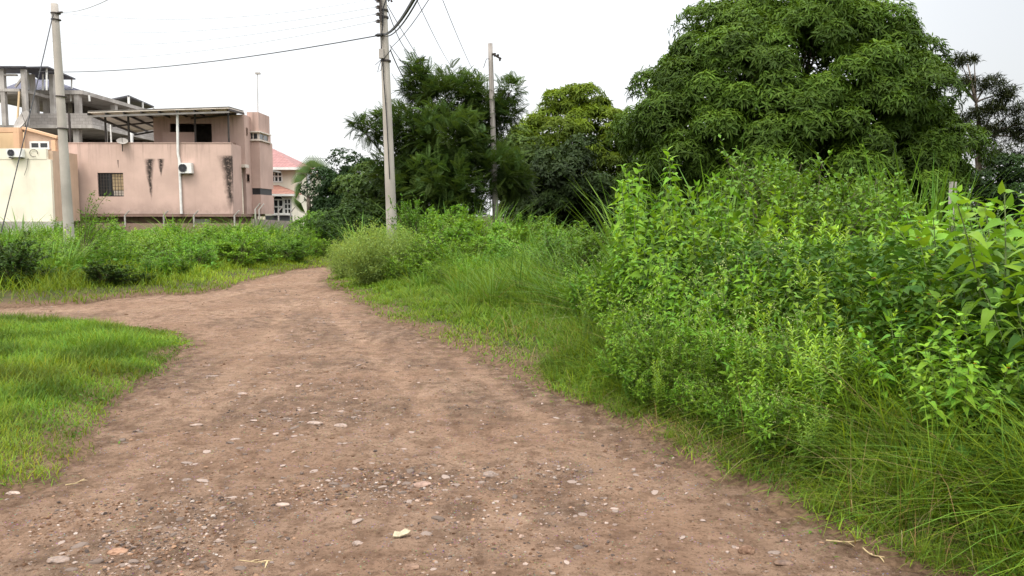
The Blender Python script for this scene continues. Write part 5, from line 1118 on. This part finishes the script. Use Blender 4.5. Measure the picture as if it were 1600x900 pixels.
# ------------------------------------------------------------------ red roofed house
rh = empty('red_roofed_house'); tag(rh, 'cream two-storey house with red tiled roof and arched windows behind the pink house', 'house'); RY = 61.8
fr = at(465, 261, 61); br2 = at(492, 271.5, 70); ap = at(424, 231, 65.6); xw = fr[0] - .35; zf = ZZ(346, 60)
part('front_wall', M_CREAM, rh, (2 * ap[0] - xw, xw, RY, RY + .25, zg, fr[2] - .12)); part('side_wall', M_CREAM, rh, (xw - .25, xw, RY + .253, 70, zg, fr[2] - .12))
fl2 = np.array([2 * ap[0] - fr[0], fr[1], fr[2]]); bl2 = np.array([2 * ap[0] - fr[0], 70, fr[2]]); br3 = np.array([fr[0], 70, fr[2]])
g = G(); V = [fl2, fr, br3, bl2, ap]; g.add(V, [(0, 1, 4), (1, 2, 4), (2, 3, 4), (3, 0, 4)], [(3, 2, 1, 0)]); obj('roof', g, M_REDT, rh)
part('eave', M_WHITE, rh, (fl2[0], fr[0] + .05, fr[1] - .05, fr[1] + .1, fr[2] - .2, fr[2] - .005), (fr[0] - .1, fr[0] + .05, fr[1] + .103, 70, fr[2] - .2, fr[2] - .005))
def archwin(px0, px1, py0, pym, py1, Y, nx, nz):
    x0, x1, z0, z1 = XX(px0, Y), XX(px1, Y), ZZ(py1, Y), ZZ(pym, Y); f_ = window(rh, x0, x1, Y - .04, z0, z1, nx, nz, .1); th = np.linspace(0, pi, 13); c = (x0 + x1) / 2; a = (x1 - x0) / 2; b = ZZ(py0, Y) - z1
    g = G(); P = np.stack([c + a * np.cos(th), np.full(13, Y - .03), z1 + .06 + b * np.sin(th)], 1); V = [(c, Y - .03, z1 + .06)] + list(P); g.add(V, [(0, i + 1, i) for i in range(1, 13)]); obj('arch_pane', g, M_GLASS, f_)
    g = G(); g.tube(P + (0, -.02, 0), .07, None, 5); obj('arch_frame', g, M_WHITE, f_)
archwin(425, 442, 261, 267, 284, RY - .01, 3, 2)
part('porch_wall', M_CREAM, rh, (XX(415, 59.7), XX(457, 59.7), 59.7, RY - .003, zg, ZZ(304, 59.7))); e_z = ZZ(303, 59.3)
g = G(); V = [(XX(410, 59.3), 59.2, e_z), (XX(463, 59.3), 59.2, e_z), (XX(463, 59.3), RY - .01, e_z), (XX(410, 59.3), RY - .01, e_z), (XX(432, 61), 61.7, ZZ(289, 61.5)), (XX(420, 61), 61.7, ZZ(289, 61.5))]; g.add(V, [(1, 2, 4), (3, 0, 5)], [(0, 1, 4, 5), (2, 3, 5, 4), (3, 2, 1, 0)]); obj('porch_roof', g, M_ORT, rh)
part('porch_eave', M_WHITE, rh, (XX(410, 59.3), XX(465, 59.3), 59.1, 59.25, e_z - .16, e_z - .004))
archwin(428, 443, 306, 312, 334, 59.68, 2, 2); window(rh, XX(445, 59.7), XX(455, 59.7), 59.64, ZZ(334, 59.7), ZZ(311, 59.7), 2, 3, .09)
part('sill', M_WHITE, rh, (XX(426, 59.7), XX(457, 59.7), 59.5, 59.69, ZZ(336.5, 59.7), ZZ(335, 59.7))); part('dado', M_GREYP, rh, (XX(415, 59.7), XX(457, 59.7), 59.62, 59.695, zg, ZZ(337, 59.7)))
window(rh, 65, 66.1, xw + .05, ZZ(285, 66), ZZ(270, 66), 1, 1, .2, M_WHITE, True)
# ------------------------------------------------------------------ boundary walls
n = N('grey_panel'); s_ = n.sep(); bd = n.math('FRACT', n.math('MULTIPLY', n.math('ADD', s_[0], s_[1]), 1.1)); c = n.mix(n.step(n.noise(1.5, 4), .3, .7), (.22, .175, .155), (.30, .25, .225)); c = n.mix(n.step(bd, .07, .0), c, (.06, .05, .045))
M_PANEL = n.done(n.bsdf(c, .8, .2, n.bump(n.noise(8), .2, .02)))
def wallrun(name, a, b, z0a, z1a, z1b, th, mat, label, posts, pz=.85):
    e = empty(name); a = np.array(a, float); b = np.array(b, float); d = b - a; d /= np.linalg.norm(d); s_ = np.array([-d[1], d[0]]) * th; g = G()
    V = [(*a, z0a), (*b, z0a), (*(b + s_), z0a), (*(a + s_), z0a), (*a, z1a), (*b, z1b), (*(b + s_), z1b), (*(a + s_), z1a)]; g.add(V, quads=[(3, 2, 1, 0), (4, 5, 6, 7), (0, 1, 5, 4), (1, 2, 6, 5), (2, 3, 7, 6), (3, 0, 4, 7)]); obj('wall_panel', g, mat, e)
    for t in posts:
        p = a + (b - a) * t; z = z1a + (z1b - z1a) * t; g = G(); g.bar((*p, z - .2), (*p, z + pz * .65), .07); g.bar((*p, z + pz * .62), (p[0] + .3, p[1] - .1, z + pz), .05); obj('bracket_post', g, M_CONC, e)
    tag(e, label, 'wall')
wallrun('panel_wall', (XX(396, 45.2), 45.2), (XX(463, 52), 52), zg, ZZ(342, 45.2), ZZ(346, 52), .12, M_PANEL, 'greyish pink panel wall at the right end of the pink house', (.04, .12, .55, .85))
wallrun('plinth_boundary_wall', (XX(118, 45.4), 45.4), (XX(394, 45.2), 45.2), zg, ZZ(349, 45.3), ZZ(349, 45.3), .15, M_PINKD, 'low brown wall running below the pink house behind the weeds', (.28, .5, .67, .9), .7)
wallrun('pale_wall', (XX(868, 52), 52), (XX(958, 52), 52), -.2, ZZ(349, 52), ZZ(347, 52), .15, M_WHITE, 'pale low wall glimpsed under the dark trees beyond the bright grass', ())

# ------------------------------------------------------------------ poles and wires
M_POLE = stained('pole_concrete', (.40, .365, .32), streak=.55, vary=.28)
n = N('weathered_wood'); a = n.noise(3, 5, v=n.map((8, 8, .5))); zz = n.sep()[2]; c = n.mix(n.step(a, .3, .7), (.22, .195, .175), (.36, .33, .30)); c = n.mix(n.step(zz, 7.3, 8.1), c, (.06, .055, .05)); M_WOODP = n.done(n.bsdf(c, .9, .2, n.bump(a, .5, .02)))
def pole(name, pb, pt, Y, r0, r1, mat, label, extra=None):
    b = at(*pb, Y); b[2] = H1(b[0], Y) - .3; t = at(*pt, Y); e = empty(name, (b[0], Y, H1(b[0], Y))); o = np.array(e.location); g = G(); g.tube(np.array([b + (t - b) * k for k in np.linspace(0, 1, 12)]) - o, r0, r1, 18); obj('shaft', g, mat, e, True)
    if extra: extra(e, lambda px, py, dy=0.: at(px, py, Y + dy) - o)
    tag(e, label, 'utility pole'); return e
def ex1(e, P):
    g = G()
    for py in (20, 30, 150, 200): a, b = P(86 + (py - 7) * .066, py), P(86 + (py - 7) * .066, py + 1.6); g.tube([a, b], .135 + py * .00012, None, 16)
    obj('band', g, M_RAFT, e); g = G(); g.tube([P(90, 20, -.1), P(98, 19, -.1)], .035, .03, 6); obj('insulator', g, M_RAFT, e)
pole('left_pole', (111, 410), (85, 6), 24.5, .155, .10, M_POLE, 'leaning concrete pole at the left in front of the pink house', ex1).name = 'concrete_pole'
def ex2(e, P):
    g = G()
    for py in (15, 26, 94): x = 598.5 + py * .046; g.tube([P(x, py), P(x, py + 3)], .128 + .00015 * py, None, 16)
    obj('band', g, M_RAFT, e)
    g = G(); g.bar(P(594, -8, -.16), P(595.5, 34, -.16), .05); obj('insulator_rack', g, M_RAFT, e)
    for py in (1, 11, 22, 33): g = G(); g.tube([P(591, py - 2.5, -.17), P(591, py - 1, -.17), P(590.5, py + 1, -.17), P(590.5, py + 2.5, -.17)], [.03, .055, .04, .055], None, 8); g.tube([P(585.5, py, -.17), P(594, py, -.17)], .014, None, 5); obj('insulator', g, M_RAFT, e)
    g = G(); g.tube([P(586, 55.5, -.1), P(590, 55, -.1), P(600, 54, -.13)], [.02, .05, .035], None, 7); obj('cable_clamp', g, M_BLACK, e)
    g = G(); a = P(596, 84, -.16); g.box(a[0] - .06, a[0] + .06, a[1] - .06, a[1] + .06, a[2] - .12, a[2] + .12); obj('junction_box', g, M_CONC, e)
    g = G(); g.tube([P(597, 58, -.14), P(596, 75, -.18), P(598, 92, -.17), P(600, 130, -.16), P(604, 180, -.17), P(609, 280, -.17)], .014, None, 5)
    g.tube([P(597, 90, -.17), P(592, 104, -.22), P(590, 113, -.2), P(595, 110, -.2), P(598, 98, -.18)], .009, None, 5); g.tube([P(597, 92, -.17), P(588, 100, -.2), P(586, 101, -.2)], .008, None, 5); g.tube([P(604, -2, -.14), P(599, 12, -.16), P(598, 40, -.17), P(596, 56, -.17)], .018, None, 5)
    g.tube([P(605, 86, -.15), P(612, 76, -.1), P(600, 92, -.15)], .009, None, 5)
    obj('down_lead', g, M_BLACK, e)
    g = G(); a = P(612, -1, .1); g.tube([P(606, 2, 0), P(611, -2, 0), P(612, 3, 0)], .035, None, 6); obj('hook', g, M_RAFT, e)
pole('concrete_pole', (614.5, 372), (596.5, -45), 22.5, .155, .10, M_POLE, 'tall concrete utility pole in the centre carrying the wires', ex2)
def ex3(e, P):
    g = G(); g.bar(P(769, 84, -.1), P(783, 92, .1), .05); obj('crossarm', g, M_RAFT, e)
    for px, py in [(773, 86), (778, 88), (781, 93)]: g = G(); g.tube([P(px, py - 3, -.1), P(px, py + 2.5, -.1)], [.05, .03], None, 7); obj('insulator', g, M_RAFT, e)
    g = G(); g.tube([P(765, 92, -.12), P(760, 92, -.15), P(758, 98, -.15), P(755.5, 106, -.15)], .012, None, 5); obj('loose_wire', g, M_RAFT, e)
pole('wooden_pole', (776.5, 372), (766, 68), 30.0, .12, .085, M_WOODP, 'bare weathered pole with dark tip rising out of the pinnate tree', ex3)
# thin grey post under the mango
g = G(); p = at(1487, 330, 14.2); g.bar((p[0], 14.2, -.2), (p[0], 14.2, ZZ(284, 14.2)), .085); tag(obj('concrete_post', g, M_CONC), 'short grey concrete post among the cane grass under the mango tree', 'post')
def wire(p0, p1, sag, r_, label, grp=None, n_=16, name='power_wire', mat=None):
    a, b = np.array(p0), np.array(p1); t = np.linspace(0, 1, n_)[:, None]; P = a + (b - a) * t; P[:, 2] -= (sag * 4 * t * (1 - t))[:, 0]; g = G(); g.tube(P, r_, None, 5); tag(obj(name, g, mat or M_BLACK), label, 'wire', grp)
M_WIRE = plain('aluminium_wire', (.38, .38, .37), .5, .1, 5, .0, .5, .5)
wire(at(588, 56, 22.4), at(60, 112, 40), .30, .015, 'thick black cable running left from the central pole clamp', name='power_cable')
wire(at(600, 54, 22.35), at(662, -30, 11), .15, .030, 'thick black cable rising steeply right from the central pole clamp', name='power_cable')
wire(at(601, 57, 22.35), at(668, -30, 11.5), .2, .014, 'thin black cable just under the thick one rising right', name='power_cable')
for k, (py, px1, py1) in enumerate([(11, 90, 40), (22, 60, 62), (33, 40, 86)]):
    wire(at(587, py, 22.4), at(px1, py1, 44), .5, .006, ('uppermost', 'middle', 'lowest')[k] + ' of the three thin wires fading left from the central pole rack', mat=M_WIRE)
wire(at(604, 10, 22.5), at(645, 85, 31), .3, .012, 'dark wire from the top of the central pole down into the pinnate tree')
wire(at(605, 8, 22.5), at(740, 195, 52), .5, .010, 'thin wire right of the dark one dropping from the central pole to the tree')
wire(at(610, 75, 22.5), at(685, -25, 14), .1, .008, 'thin wire crossing the others upward from the middle of the central pole')
wire(at(609, 70, 22.5), at(655, 118, 33), .15, .010, 'upper short wire from the central pole into the tree top')
wire(at(610, 78, 22.5), at(650, 140, 34), .25, .016, 'thicker short wire below the upper short one entering the tree')
wire(at(612, 115, 22.5), at(650, 165, 36), .1, .007, 'lowest thin wire from the central pole into the tree')
wire(at(638, -30, 16), at(712, 112, 44), .2, .008, 'left one of the two long thin wires slanting across the sky to the tree')
wire(at(680, -30, 16), at(752, 132, 46), .2, .008, 'right one of the two long thin wires slanting across the sky to the tree')
wire(at(83, 22, 24.4), at(2, 362, 20.5), .05, .014, 'dark guy wire slanting down left from the left pole top', name='guy_wire')
wire(at(97, 19, 24.3), at(190, -12, 15), .1, .008, 'thin wire going up right from the left pole top', mat=M_WIRE)
wire(at(92, 20, 24.4), at(595, -4, 22.4), .35, .005, 'very thin pale wire spanning from the left pole to the central pole', mat=M_WIRE)
wire(at(1640, 118, 40), at(1480, 150, 70), .3, .012, 'upper thin wire crossing the casuarina at the right edge'); wire(at(1640, 190, 38), at(1500, 205, 70), .3, .012, 'lower thin wire crossing the casuarina at the right edge')
wire(at(478, 247, 58), at(610, 236, 58), .2, .012, 'thin wire running right from the red-roofed house')
# sweep away any prototype that was never placed
for K in (KTU, KDR, KB, KM, KT, KS, KD, KH, KP, KC, KCANE, KF, KG):
    for s_, u in zip(K.p, K.u):
        if not u:
            for c in list(s_.children): bpy.data.objects.remove(c)
            bpy.data.objects.remove(s_)
